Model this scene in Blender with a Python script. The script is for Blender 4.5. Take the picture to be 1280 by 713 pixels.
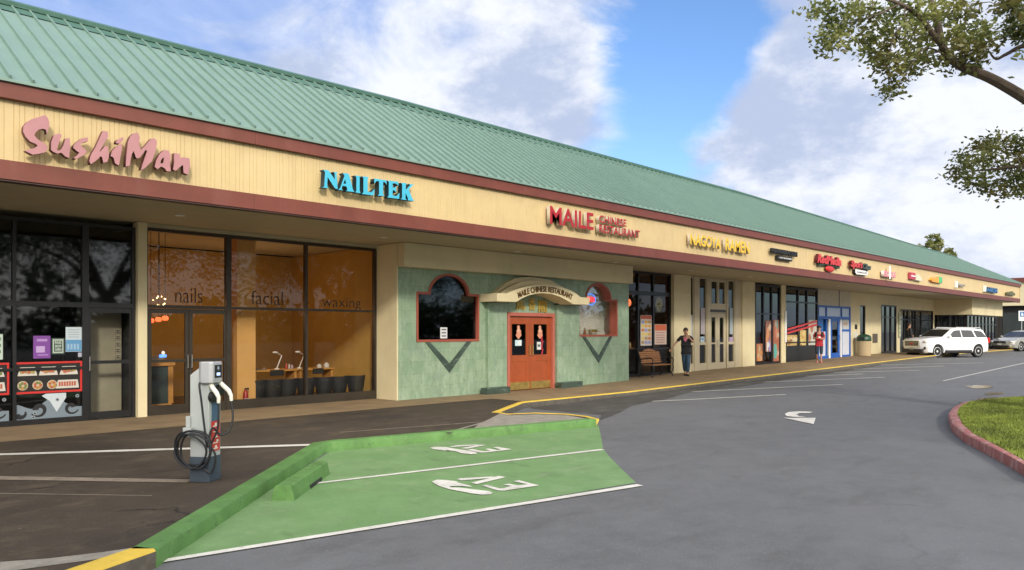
import bpy, bmesh, math, random
from math import sin, cos, radians, pi, sqrt, atan2
from mathutils import Vector, Matrix
from mathutils.geometry import tessellate_polygon

# ------------------------------------------------------------------ scene, camera, light
for o in list(bpy.data.objects): bpy.data.objects.remove(o)
sc = bpy.context.scene
COL = sc.collection
F = 960.0; VPX = 1570.0; HY = 414.0; EYE = 1.65           # measured from the photograph (1280 px wide)
AZ = math.atan2(VPX-640, F)
CA, SA = cos(AZ), sin(AZ)
cam_d = bpy.data.cameras.new('camera'); cam = bpy.data.objects.new('camera', cam_d); COL.objects.link(cam)
cam.location = (0, 0, EYE); cam.rotation_euler = (pi/2, 0, AZ-pi/2)
cam_d.sensor_width = 36; cam_d.lens = 36*F/1280; cam_d.shift_y = (HY-356.5)/1280
cam_d.clip_start = .05; cam_d.clip_end = 3000
sc.camera = cam
sc.view_settings.view_transform = 'Standard'; sc.view_settings.look = 'None'; sc.view_settings.gamma = 1
sc.view_settings.exposure = EXPOSURE = 0.68

SUN = Vector((-.55, -1.0, .52)).normalized()              # towards the sun
ELEV = math.asin(SUN.z)
w = bpy.data.worlds.new('World'); sc.world = w; w.use_nodes = True
nt = w.node_tree; nt.nodes.clear()
def raydir(px, py):
    d = Vector((CA, SA, 0)) + Vector((SA, -CA, 0))*((px-640)/F) + Vector((0, 0, 1))*((HY-py)/F)
    return d.normalized()
def N(t, **k):
    n = nt.nodes.new(t)
    for a, b in k.items(): setattr(n, a, b)
    return n
def L(a, b): nt.links.new(a, b)
def mathn(op, a, b=None, c=None, clamp=False):
    n = N('ShaderNodeMath', operation=op, use_clamp=clamp)
    for i, v in enumerate((a, b, c)):
        if v is None: continue
        if hasattr(v, 'is_linked') or hasattr(v, 'links'): L(v, n.inputs[i])
        else: n.inputs[i].default_value = v
    return n.outputs[0]
tc = N('ShaderNodeTexCoord')
sky = N('ShaderNodeTexSky', sky_type='NISHITA', sun_disc=False)
sky.sun_elevation = ELEV; sky.sun_rotation = math.atan2(SUN.x, SUN.y); sky.altitude = 100; sky.dust_density = .6; sky.ozone_density = 2.0
def blob(px, py, deg):
    c = raydir(px, py)
    n = N('ShaderNodeVectorMath', operation='DOT_PRODUCT'); L(tc.outputs['Generated'], n.inputs[0]); n.inputs[1].default_value = c
    m = N('ShaderNodeMapRange', interpolation_type='SMOOTHSTEP')
    L(n.outputs['Value'], m.inputs[0]); m.inputs[1].default_value = cos(radians(deg)); m.inputs[2].default_value = 1
    return m.outputs[0]
def noise(scale, detail, rough, sx=1, sy=1, sz=1, off=(0,0,0), dist=0):
    mp = N('ShaderNodeMapping'); L(tc.outputs['Generated'], mp.inputs[0]); mp.inputs['Scale'].default_value = (sx, sy, sz); mp.inputs['Location'].default_value = off
    n = N('ShaderNodeTexNoise'); L(mp.outputs[0], n.inputs['Vector']); n.inputs['Scale'].default_value = scale
    n.inputs['Detail'].default_value = detail; n.inputs['Roughness'].default_value = rough; n.inputs['Distortion'].default_value = dist
    return n.outputs['Fac']
n1 = noise(5.0, 11, .60, 1, 1, 1.7, (1.3, .4, 0), .5)
n2 = noise(2.2, 6, .5, 1, 1, 1.5, (5.3, 2.4, 1))
d = n1
for px, py, dg, a in ((640,80,15,.15),(500,20,11,.13),(745,90,7,.17),(680,140,8,.10),(1030,180,24,.17),(1230,230,18,.13),(930,110,8,.13),(1000,120,9,.08),
                      (828,45,8,-.32),(790,160,6,-.20),(880,15,6,-.14),(975,40,4,-.10),(300,120,9,.05),(120,10,10,.03),(200,30,22,-.05),(870,130,4,-.12),(560,70,4,-.10),(610,30,4,-.10),(930,60,4,-.12),(440,60,4,-.12)):
    d = mathn('ADD', d, mathn('MULTIPLY', blob(px, py, dg), a))
def maprange(v, a, b, c=0., e=1.):
    m = N('ShaderNodeMapRange', interpolation_type='SMOOTHSTEP')
    L(v, m.inputs[0]); m.inputs[1].default_value = a; m.inputs[2].default_value = b; m.inputs[3].default_value = c; m.inputs[4].default_value = e
    return m.outputs[0]
thick = maprange(d, .44, .72)
veil0 = mathn('ADD', n2, mathn('MULTIPLY', blob(150, 40, 40), .14))
for px, py, dg, a in ((1080,270,18,.15),(840,80,11,-.40),(800,170,7,-.25),(960,60,8,-.2)):
    veil0 = mathn('ADD', veil0, mathn('MULTIPLY', blob(px, py, dg), a))
veil = maprange(veil0, .36, .62, 0., .82)
def rgb(c):
    n = N('ShaderNodeRGB'); n.outputs[0].default_value = (*c, 1); return n.outputs[0]
def mixc(f, a, b, mode='MIX'):
    n = N('ShaderNodeMix', data_type='RGBA', blend_type=mode)
    if hasattr(f, 'links'): L(f, n.inputs[0])
    else: n.inputs[0].default_value = f
    L(a, n.inputs[6]); L(b, n.inputs[7]); return n.outputs[2]
SKYB = .1
blue = mixc(1.0, sky.outputs[0], rgb((.88, 1.06, 1.30)), 'MULTIPLY')
n3 = noise(3.4, 9, .62, 1, 1, 2.0, (2, 9, 4), .4)
c1 = mixc(veil, blue, mixc(maprange(n3, .38, .62), rgb((1.6, 2.5, 5.0)), rgb((2.9, 3.7, 5.9))))
shade_n = noise(5.5, 9, .62, 1, 1, 1.8, (7, 1, 3))
cloudc = mixc(maprange(shade_n, .36, .60), rgb((3.3, 3.85, 5.2)), rgb((6.1, 6.3, 6.8)))
c2 = mixc(thick, c1, cloudc)
sb = N('ShaderNodeVectorMath', operation='DOT_PRODUCT'); L(tc.outputs['Generated'], sb.inputs[0]); sb.inputs[1].default_value = Vector((SUN.x, SUN.y, .55)).normalized()
glow = maprange(mathn('ADD', sb.outputs['Value'], mathn('MULTIPLY', n1, .12)), .25, .95)      # unseen bright sky added round the sun, behind the camera, to lift the facade
c2 = mixc(glow, c2, rgb((16.5, 15.8, 14.6)))
bg = N('ShaderNodeBackground'); L(c2, bg.inputs[0]); bg.inputs[1].default_value = SKYB
wo = N('ShaderNodeOutputWorld'); L(bg.outputs[0], wo.inputs[0])
try: w.cycles.sampling_method = 'MANUAL'; w.cycles.sample_map_resolution = 512
except Exception: pass

sl = bpy.data.lights.new('sun', 'SUN'); so = bpy.data.objects.new('sun', sl); COL.objects.link(so)
sl.energy = 1.75; sl.angle = radians(6.0); sl.color = (1, .92, .80)
so.rotation_euler = SUN.to_track_quat('Z', 'Y').to_euler()

# ------------------------------------------------------------------ measuring helpers
def g(x):                                # the walk rises slightly along the mall
    return .36*min(1, max(0, (x-17.)/28.))
def sx(px, Y):                           # x on the vertical plane y=Y that shows at pixel column px
    t = (px-640)/F
    a, b = CA+SA*t, SA-CA*t              # direction (a, b)
    return a/b*Y
def zat(px, py, Y):
    X = sx(px, Y); Z = X*CA+Y*SA
    return EYE+(HY-py)/F*Z
def G(px, py, h=0.):                     # ground point at height h over the walk level
    z = h
    for _ in range(12):
        Z = F*(EYE-z)/(py-HY); xc = (px-640)/F*Z
        X = CA*Z+SA*xc; Y = SA*Z-CA*xc
        z = g(X)+h
    return X, Y
ROAD = -.14
YW, YG, YF, YB = 15.42, 14.60, 12.17, 14.33
SOF = 3.74

# ------------------------------------------------------------------ materials
MATS = {}
def mat(name, col, rough=.6, metal=0., var=.12, scale=3., bump=0., bscale=60., spec=.5, col2=None, f=None, coat=0.):
    if name in MATS: return MATS[name]
    m = bpy.data.materials.new(name); m.use_nodes = True; t = m.node_tree; b = t.nodes['Principled BSDF']
    b.inputs['Roughness'].default_value = rough; b.inputs['Metallic'].default_value = metal
    b.inputs['Specular IOR Level'].default_value = spec; b.inputs['Coat Weight'].default_value = coat
    co = t.nodes.new('ShaderNodeTexCoord')
    if var > 0 or col2:
        no = t.nodes.new('ShaderNodeTexNoise'); no.inputs['Scale'].default_value = scale; no.inputs['Detail'].default_value = 8; no.inputs['Roughness'].default_value = .65
        t.links.new(co.outputs['Object'], no.inputs['Vector'])
        r = t.nodes.new('ShaderNodeValToRGB'); r.color_ramp.elements[0].position = .33; r.color_ramp.elements[1].position = .67
        c2 = col2 or tuple(c*(1+var) for c in col); c1 = col if col2 else tuple(c*(1-var) for c in col)
        r.color_ramp.elements[0].color = (*c1, 1); r.color_ramp.elements[1].color = (*c2, 1)
        t.links.new(no.outputs['Fac'], r.inputs[0]); t.links.new(r.outputs[0], b.inputs['Base Color'])
        rr = t.nodes.new('ShaderNodeMapRange'); rr.inputs[3].default_value = max(.03, rough-.08); rr.inputs[4].default_value = min(1, rough+.08)
        t.links.new(no.outputs['Fac'], rr.inputs[0]); t.links.new(rr.outputs[0], b.inputs['Roughness'])
    else: b.inputs['Base Color'].default_value = (*col, 1)
    if bump:
        n2 = t.nodes.new('ShaderNodeTexNoise'); n2.inputs['Scale'].default_value = bscale; n2.inputs['Detail'].default_value = 4
        t.links.new(co.outputs['Object'], n2.inputs['Vector'])
        bp = t.nodes.new('ShaderNodeBump'); bp.inputs['Strength'].default_value = bump; bp.inputs['Distance'].default_value = .01
        t.links.new(n2.outputs['Fac'], bp.inputs['Height']); t.links.new(bp.outputs[0], b.inputs['Normal'])
    if f: f(t, b, co)
    MATS[name] = m; return m
def tn(t, ty, **k):
    n = t.nodes.new(ty)
    for a, b in k.items(): setattr(n, a, b)
    return n
def layered(t, b, co, layers, base_from=None, coord='Object'):
    """mix further colours over the base colour through thresholded noises: (scale, lo, hi, colour, strength, stretch)"""
    src = b.inputs['Base Color'].links[0].from_socket if b.inputs['Base Color'].links else None
    for (s, lo, hi, c, k, st) in layers:
        mp = tn(t, 'ShaderNodeMapping'); mp.inputs['Scale'].default_value = st; mp.inputs['Location'].default_value = (s*1.7, s*.3, 3)
        t.links.new(co.outputs[coord], mp.inputs[0])
        n = tn(t, 'ShaderNodeTexNoise'); n.inputs['Scale'].default_value = s; n.inputs['Detail'].default_value = 10; n.inputs['Roughness'].default_value = .68
        t.links.new(mp.outputs[0], n.inputs['Vector'])
        mr = tn(t, 'ShaderNodeMapRange', interpolation_type='SMOOTHSTEP'); mr.inputs[1].default_value = lo; mr.inputs[2].default_value = hi; mr.inputs[4].default_value = k
        t.links.new(n.outputs['Fac'], mr.inputs[0])
        mx = tn(t, 'ShaderNodeMix', data_type='RGBA'); t.links.new(mr.outputs[0], mx.inputs[0])
        if src: t.links.new(src, mx.inputs[6])
        else: mx.inputs[6].default_value = b.inputs['Base Color'].default_value
        mx.inputs[7].default_value = (*c, 1); src = mx.outputs[2]
    t.links.new(src, b.inputs['Base Color'])
def cracks(t, b, co, scale, wid, col, k, off):
    src = b.inputs['Base Color'].links[0].from_socket
    wn = tn(t, 'ShaderNodeTexNoise'); wn.inputs['Scale'].default_value = 1.6; wn.inputs['Detail'].default_value = 8; t.links.new(co.outputs['Object'], wn.inputs['Vector'])
    ad = tn(t, 'ShaderNodeMix', data_type='VECTOR'); ad.inputs[0].default_value = .35; t.links.new(co.outputs['Object'], ad.inputs[4]); t.links.new(wn.outputs['Color'], ad.inputs[5])
    vo = tn(t, 'ShaderNodeTexVoronoi', feature='DISTANCE_TO_EDGE'); vo.inputs['Scale'].default_value = scale; t.links.new(ad.outputs[1], vo.inputs['Vector'])
    mr = tn(t, 'ShaderNodeMapRange'); mr.inputs[1].default_value = wid; mr.inputs[2].default_value = 0; t.links.new(vo.outputs['Distance'], mr.inputs[0])
    mn = tn(t, 'ShaderNodeTexNoise'); mn.inputs['Scale'].default_value = .35; mp = tn(t, 'ShaderNodeMapping'); mp.inputs['Location'].default_value = (off, 2, 0); t.links.new(co.outputs['Object'], mp.inputs[0]); t.links.new(mp.outputs[0], mn.inputs['Vector'])
    m2 = tn(t, 'ShaderNodeMapRange'); m2.inputs[1].default_value = .50; m2.inputs[2].default_value = .60; m2.inputs[4].default_value = k; t.links.new(mn.outputs['Fac'], m2.inputs[0])
    mu = tn(t, 'ShaderNodeMath', operation='MULTIPLY'); t.links.new(mr.outputs[0], mu.inputs[0]); t.links.new(m2.outputs[0], mu.inputs[1])
    mx = tn(t, 'ShaderNodeMix', data_type='RGBA'); t.links.new(mu.outputs[0], mx.inputs[0]); t.links.new(src, mx.inputs[6]); mx.inputs[7].default_value = (*col, 1); t.links.new(mx.outputs[2], b.inputs['Base Color'])
def f_asph(t, b, co):
    layered(t, b, co, [(.25,.45,.70,(.158,.163,.172),.7,(1,1,1)), (.9,.50,.72,(.092,.092,.094),.65,(1,2.2,1)), (60,.56,.70,(.30,.29,.27),.55,(1,1,1)),
                       (110,.60,.72,(.07,.07,.07),.6,(1,1,1)), (.5,.60,.72,(.115,.113,.11),.75,(.6,1.6,1)), (2.4,.64,.71,(.12,.12,.12),.5,(1,1,1)), (.13,.56,.64,(.145,.145,.15),.6,(1,2.5,1)), (7,.66,.72,(.10,.10,.10),.5,(1,1,1)), (18,.58,.68,(.19,.19,.185),.35,(1,1,1)), (22,.62,.70,(.055,.055,.055),.5,(1,1,1))])
    cracks(t, b, co, .42, .006, (.05,.05,.05), .30, 3)
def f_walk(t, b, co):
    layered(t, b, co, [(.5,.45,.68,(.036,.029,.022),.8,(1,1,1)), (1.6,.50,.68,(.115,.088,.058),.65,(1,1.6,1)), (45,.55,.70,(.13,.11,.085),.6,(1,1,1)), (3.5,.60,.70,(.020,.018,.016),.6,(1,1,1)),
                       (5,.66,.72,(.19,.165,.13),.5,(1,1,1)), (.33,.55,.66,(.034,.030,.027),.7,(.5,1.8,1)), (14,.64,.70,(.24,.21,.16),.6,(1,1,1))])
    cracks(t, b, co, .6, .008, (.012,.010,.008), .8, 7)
def f_green(t, b, co):
    layered(t, b, co, [(.8,.42,.68,(.125,.25,.085),.7,(1,1,1)), (3.2,.54,.72,(.25,.335,.18),.6,(1,1,1)), (55,.56,.70,(.33,.42,.27),.5,(1,1,1)),
                       (1.3,.56,.70,(.09,.16,.06),.65,(1.5,.6,1)), (9,.60,.72,(.12,.14,.08),.65,(1,1,1)), (22,.62,.70,(.16,.165,.15),.7,(1,1,1)), (1.9,.60,.70,(.25,.29,.19),.5,(.5,2,1))])
def f_line(t, b, co):
    layered(t, b, co, [(4,.50,.68,(.42,.39,.34),.6,(1,1,1)), (28,.58,.68,(.20,.19,.17),.7,(1,1,1))])
def f_stain(t, b, co):
    layered(t, b, co, [(1.2,.50,.75,tuple(c*.74 for c in CREAM),.55,(1,1,.25)), (7,.60,.72,tuple(c*.82 for c in CREAM),.35,(1,1,.12))])
CREAM = (.66, .575, .36)
M_asph = mat('asphalt', (.126,.129,.134), .78, bump=.55, bscale=90, f=f_asph, spec=.35)
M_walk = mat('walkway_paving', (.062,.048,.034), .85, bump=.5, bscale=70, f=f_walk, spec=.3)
M_conc = mat('concrete', (.26,.24,.20), .85, var=.22, scale=5, bump=.4, bscale=50)
M_strip = mat('pale_strip', (.24,.195,.145), .85, var=.2, scale=4, bump=.4, f=lambda t,b,co: layered(t,b,co,[(6,.55,.66,(.085,.07,.055),.8,(1,1,1))]))
M_green = mat('green_paint', (.165,.28,.115), .7, bump=.45, bscale=90, f=f_green, spec=.35)
M_gcurb = mat('green_curb_paint', (.095,.215,.055), .6, var=.2, bump=.4, bscale=40, f=lambda t,b,co: layered(t,b,co,[(3,.50,.66,(.13,.26,.08),.7,(1,1,1)),(6,.57,.68,(.055,.11,.04),.8,(1,1,1)),(18,.60,.70,(.16,.13,.07),.7,(1,1,1)),(40,.62,.70,(.20,.19,.15),.6,(1,1,1))]))
M_line = mat('white_road_paint', (.66,.64,.58), .6, bump=.3, bscale=90, f=f_line)
M_yel = mat('yellow_curb_paint', (.62,.43,.055), .65, var=.12, bump=.4, bscale=40, f=lambda t,b,co: layered(t,b,co,[(9,.58,.68,(.26,.20,.08),.7,(1,1,1))]))
M_redcurb = mat('red_curb_paint', (.36,.125,.105), .7, var=.15, bump=.6, bscale=30, f=lambda t,b,co: layered(t,b,co,[(5,.46,.62,(.50,.30,.27),.8,(1,1,.5)),(14,.6,.68,(.14,.09,.08),.8,(1,1,1))]))
M_cream = mat('cream_stucco', CREAM, .8, var=.04, scale=1.5, bump=.25, bscale=120, f=f_stain)
M_panel = mat('cream_siding', (.56,.43,.22), .55, var=.05, scale=2.5, f=lambda t,b,co: layered(t,b,co,[(3,.52,.74,(.45,.34,.17),.5,(1,1,.08)),(.5,.5,.7,(.59,.46,.25),.5,(1,1,1))]))
M_trim = mat('oxblood_trim', (.155,.040,.025), .5, var=.12, scale=2, f=lambda t,b,co: layered(t,b,co,[(2,.5,.75,(.195,.066,.05),.6,(1,1,.15)),(.4,.5,.66,(.14,.036,.028),.5,(1,1,1))]))
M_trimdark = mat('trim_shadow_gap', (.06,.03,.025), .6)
M_roof = mat('green_metal_roof', (.19,.29,.245), .45, metal=.1, var=.05, scale=2, f=lambda t,b,co: layered(t,b,co,[(1.4,.5,.75,(.15,.25,.21),.5,(1,.3,.3)),(5,.58,.74,(.24,.34,.295),.4,(1,.2,.2))]))
M_roofcap = mat('dark_green_cap', (.075,.16,.125), .45, metal=.1)
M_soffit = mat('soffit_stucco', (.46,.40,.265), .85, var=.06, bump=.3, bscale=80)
M_black = mat('black_frame', (.012,.012,.013), .35, var=.2)
M_bronze = mat('bronze_frame', (.045,.036,.026), .4, metal=.3, var=.15)
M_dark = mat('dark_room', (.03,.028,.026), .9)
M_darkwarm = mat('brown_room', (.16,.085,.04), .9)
M_orange = mat('orange_wall', (.50,.30,.065), .85, var=.07)
M_orange2 = mat('pale_orange_pillar', (.66,.37,.12), .85, var=.05)
M_beige = mat('pale_room_wall', (.55,.50,.40), .9, var=.08)
M_floorin = mat('tile_floor', (.13,.085,.045), .5)
M_wood = mat('honey_wood', (.52,.25,.06), .45, var=.15, scale=6)
M_doorred = mat('door_red_brown', (.34,.072,.018), .4, var=.12, scale=4, coat=.2)
M_pink = mat('door_frame_red', (.44,.125,.085), .55, var=.08)
M_windred = mat('window_trim_red', (.31,.075,.045), .55, var=.1)
M_brass = mat('brass', (.42,.30,.09), .4, metal=.6, var=.25, scale=8)
M_gold = mat('gold_letters', (.55,.36,.06), .35, metal=.3, var=.1)
M_bronzetext = mat('bronze_letters', (.12,.065,.018), .45, metal=.2)
M_white = mat('white_paint', (.78,.77,.74), .45, var=.04)
M_whiteplastic = mat('white_plastic', (.74,.72,.62), .35, var=.03)
M_silver = mat('silver_casing', (.47,.48,.49), .35, metal=.35, var=.05)
M_greyenam = mat('grey_enamel', (.43,.46,.45), .45, var=.05)
M_slate = mat('slate_base', (.055,.075,.10), .5, var=.12)
M_rubber = mat('black_rubber', (.012,.013,.016), .5)
M_blk = mat('matt_black', (.015,.015,.015), .6)
M_red = mat('bright_red', (.55,.03,.025), .4, var=.05)
M_sides = mat('ivory_return', (.56,.50,.38), .5, var=.1)
M_cyan = mat('cyan_face', (.06,.42,.60), .35, var=.04)
M_navyside = mat('navy_return', (.006,.03,.045), .5)
M_pinkface = mat('dusty_pink_face', (.40,.19,.20), .5, var=.08)
M_pinkside = mat('brown_return', (.14,.05,.045), .6)
M_redface = mat('crimson_face', (.36,.014,.02), .4, var=.1)
M_yelface = mat('yellow_face', (.72,.45,.02), .4, var=.08)
M_grn = mat('green_face', (.05,.42,.12), .4)
M_orangeface = mat('orange_face', (.80,.30,.02), .4)
M_blueface = mat('blue_face', (.02,.12,.30), .4)
M_blue = mat('shop_blue', (.012,.10,.42), .45, var=.08)
M_greyface = mat('grey_face', (.34,.32,.28), .5)
M_beigeframe = mat('beige_frame', (.50,.43,.29), .6, var=.05)
M_bark = mat('bark', (.10,.075,.055), .9, var=.3, scale=6, bump=.9, bscale=25)
M_bin = mat('bin_aggregate', (.44,.34,.20), .9, var=.2, scale=30, bump=.5)
M_bingreen = mat('bin_lid_green', (.015,.06,.035), .4)
M_skin = mat('skin', (.42,.23,.15), .55, var=.05)
M_hair = mat('dark_hair', (.02,.013,.009), .6)
M_denim = mat('denim', (.035,.075,.13), .8, var=.2, scale=9)
M_tee = mat('black_cotton', (.014,.014,.017), .85)
M_redtee = mat('red_cotton', (.42,.02,.03), .8)
M_navycl = mat('navy_cotton', (.02,.035,.06), .85)
M_pinkshoe = mat('pink_shoe', (.55,.16,.22), .6)
M_carwhite = mat('car_white', (.80,.81,.83), .25, var=.01, coat=.8)
M_carsilver = mat('car_silver', (.42,.42,.38), .28, metal=.4, var=.02, coat=.8)
M_carblack = mat('car_trim_black', (.02,.02,.022), .5)
M_tyre = mat('tyre', (.016,.016,.016), .85, var=.2)
M_alloy = mat('alloy', (.62,.62,.63), .4, metal=.3, var=.03)
M_chrome = mat('chrome', (.6,.6,.6), .15, metal=.9, var=.02)
M_lens = mat('headlight_lens', (.62,.62,.60), .12, metal=.3, var=.1, scale=20)
M_tail = mat('taillight_red', (.45,.01,.01), .2)
M_benchwood = mat('bench_wood', (.30,.135,.05), .6, var=.25, scale=7)
M_marble = mat('dark_green_marble', (.045,.07,.055), .35, var=.3, f=lambda t,b,co: layered(t,b,co,[(5,.55,.66,(.16,.19,.15),.9,(1,1,3)),(16,.60,.68,(.25,.27,.22),.7,(1,1,2))]))
def f_tile(t, b, co):
    # green slate tiles: joints from a brick pattern on the X-Z plane, with per-tile tone
    sp = tn(t, 'ShaderNodeSeparateXYZ'); t.links.new(co.outputs['Object'], sp.inputs[0])
    cb = tn(t, 'ShaderNodeCombineXYZ'); t.links.new(sp.outputs[0], cb.inputs[0]); t.links.new(sp.outputs[2], cb.inputs[1])
    br = tn(t, 'ShaderNodeTexBrick'); br.offset = .0; t.links.new(cb.outputs[0], br.inputs['Vector'])
    br.inputs['Scale'].default_value = 1; br.inputs['Brick Width'].default_value = .305; br.inputs['Row Height'].default_value = .305
    br.inputs['Mortar Size'].default_value = .004; br.inputs['Mortar Smooth'].default_value = .3
    br.inputs['Color1'].default_value = (.20,.30,.19,1); br.inputs['Color2'].default_value = (.26,.35,.235,1); br.inputs['Mortar'].default_value = (.14,.21,.14,1)
    t.links.new(br.outputs['Color'], b.inputs['Base Color'])
    layered(t, b, co, [(5,.44,.66,(.34,.43,.32),.65,(1.2,1,.45)), (9,.52,.70,(.12,.19,.14),.65,(1.6,1,.6)), (28,.55,.70,(.40,.47,.38),.5,(1.5,1,.6)), (1.2,.50,.66,(.17,.25,.18),.6,(1,1,.8)), (3,.60,.74,(.38,.35,.15),.6,(1.5,1,.2)), (30,.52,.7,(.42,.50,.37),.55,(2.5,1,.3)), (45,.58,.7,(.13,.20,.14),.5,(2.5,1,.4))])
M_tile = mat('green_slate_tile', (.24,.38,.27), .5, bump=.3, bscale=30, f=f_tile)
def f_grass(t, b, co): layered(t, b, co, [(2,.45,.7,(.16,.20,.03),.7,(1,1,1)),(25,.55,.7,(.20,.17,.05),.5,(1,1,1))])
M_grass = mat('grass', (.11,.14,.022), .9, f=f_grass)
def leafmat(name, a, b_):
    def f(t, b, co):
        oi = tn(t, 'ShaderNodeTexNoise'); oi.inputs['Scale'].default_value = 1.3; oi.inputs['Detail'].default_value = 6
        t.links.new(co.outputs['Object'], oi.inputs['Vector'])
        r = tn(t, 'ShaderNodeValToRGB'); r.color_ramp.elements[0].position = .38; r.color_ramp.elements[1].position = .62
        r.color_ramp.elements[0].color = (*a, 1); r.color_ramp.elements[1].color = (*b_, 1)
        t.links.new(oi.outputs['Fac'], r.inputs[0]); t.links.new(r.outputs[0], b.inputs['Base Color'])
        tr = tn(t, 'ShaderNodeBsdfTranslucent'); t.links.new(r.outputs[0], tr.inputs[0])
        mx = tn(t, 'ShaderNodeMixShader'); mx.inputs[0].default_value = .4
        out = t.nodes['Material Output']
        t.links.new(b.outputs[0], mx.inputs[1]); t.links.new(tr.outputs[0], mx.inputs[2]); t.links.new(mx.outputs[0], out.inputs[0])
    return mat(name, a, .5, var=0, f=f)
M_leaf = leafmat('leaf', (.12,.15,.04), (.27,.28,.08))
M_leafy = leafmat('leaf_yellowing', (.10,.11,.03), (.22,.19,.05))
M_leafd = leafmat('leaf_dark', (.03,.06,.02), (.07,.10,.03))
def glass(name, tint, refl=1.0, ior=1.5, rough=.0):
    m = bpy.data.materials.new(name); m.use_nodes = True; t = m.node_tree; t.nodes.clear()
    tr = tn(t, 'ShaderNodeBsdfTransparent'); tr.inputs[0].default_value = (*tint, 1)
    gl = tn(t, 'ShaderNodeBsdfGlossy'); gl.inputs['Roughness'].default_value = rough; gl.inputs[0].default_value = (.95, .97, 1, 1)
    fr = tn(t, 'ShaderNodeFresnel'); fr.inputs[0].default_value = ior
    mu = tn(t, 'ShaderNodeMath', operation='MULTIPLY', use_clamp=True); t.links.new(fr.outputs[0], mu.inputs[0]); mu.inputs[1].default_value = refl
    mx = tn(t, 'ShaderNodeMixShader'); t.links.new(mu.outputs[0], mx.inputs[0]); t.links.new(tr.outputs[0], mx.inputs[1]); t.links.new(gl.outputs[0], mx.inputs[2])
    o = tn(t, 'ShaderNodeOutputMaterial'); t.links.new(mx.outputs[0], o.inputs[0]); return m
M_gclear = glass('clear_glass', (.88,.88,.86), .8)
M_gtint = glass('tinted_glass', (.42,.44,.46), 1.2, rough=.02)
M_gdark = glass('dark_tinted_glass', (.20,.23,.26), 1.25, rough=.03)
M_carglass = mat('car_glass', (.012,.014,.016), .06, var=0, spec=.8)
def emis(name, col, k, base=None):
    m = bpy.data.materials.new(name); m.use_nodes = True; b = m.node_tree.nodes['Principled BSDF']
    b.inputs['Base Color'].default_value = (*(base or col), 1); b.inputs['Emission Color'].default_value = (*col, 1); b.inputs['Emission Strength'].default_value = k
    return m
E_warm = emis('lit_warm_lamp', (1, .62, .25), 5); E_redlamp = emis('lit_red_lamp', (1, .13, .04), 1.6)
E_neonr = emis('lit_red_neon', (1, .04, .05), 1.0); E_neonb = emis('lit_blue_neon', (.08, .25, 1), .9)
E_screen = emis('lit_screen', (.45, .65, 1), .8)
_cc = {}
def cm(c, r=.6):
    k = tuple(round(v, 3) for v in c)
    if k not in _cc: _cc[k] = mat('print_%d' % len(_cc), c, r, var=.03)
    return _cc[k]

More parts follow.
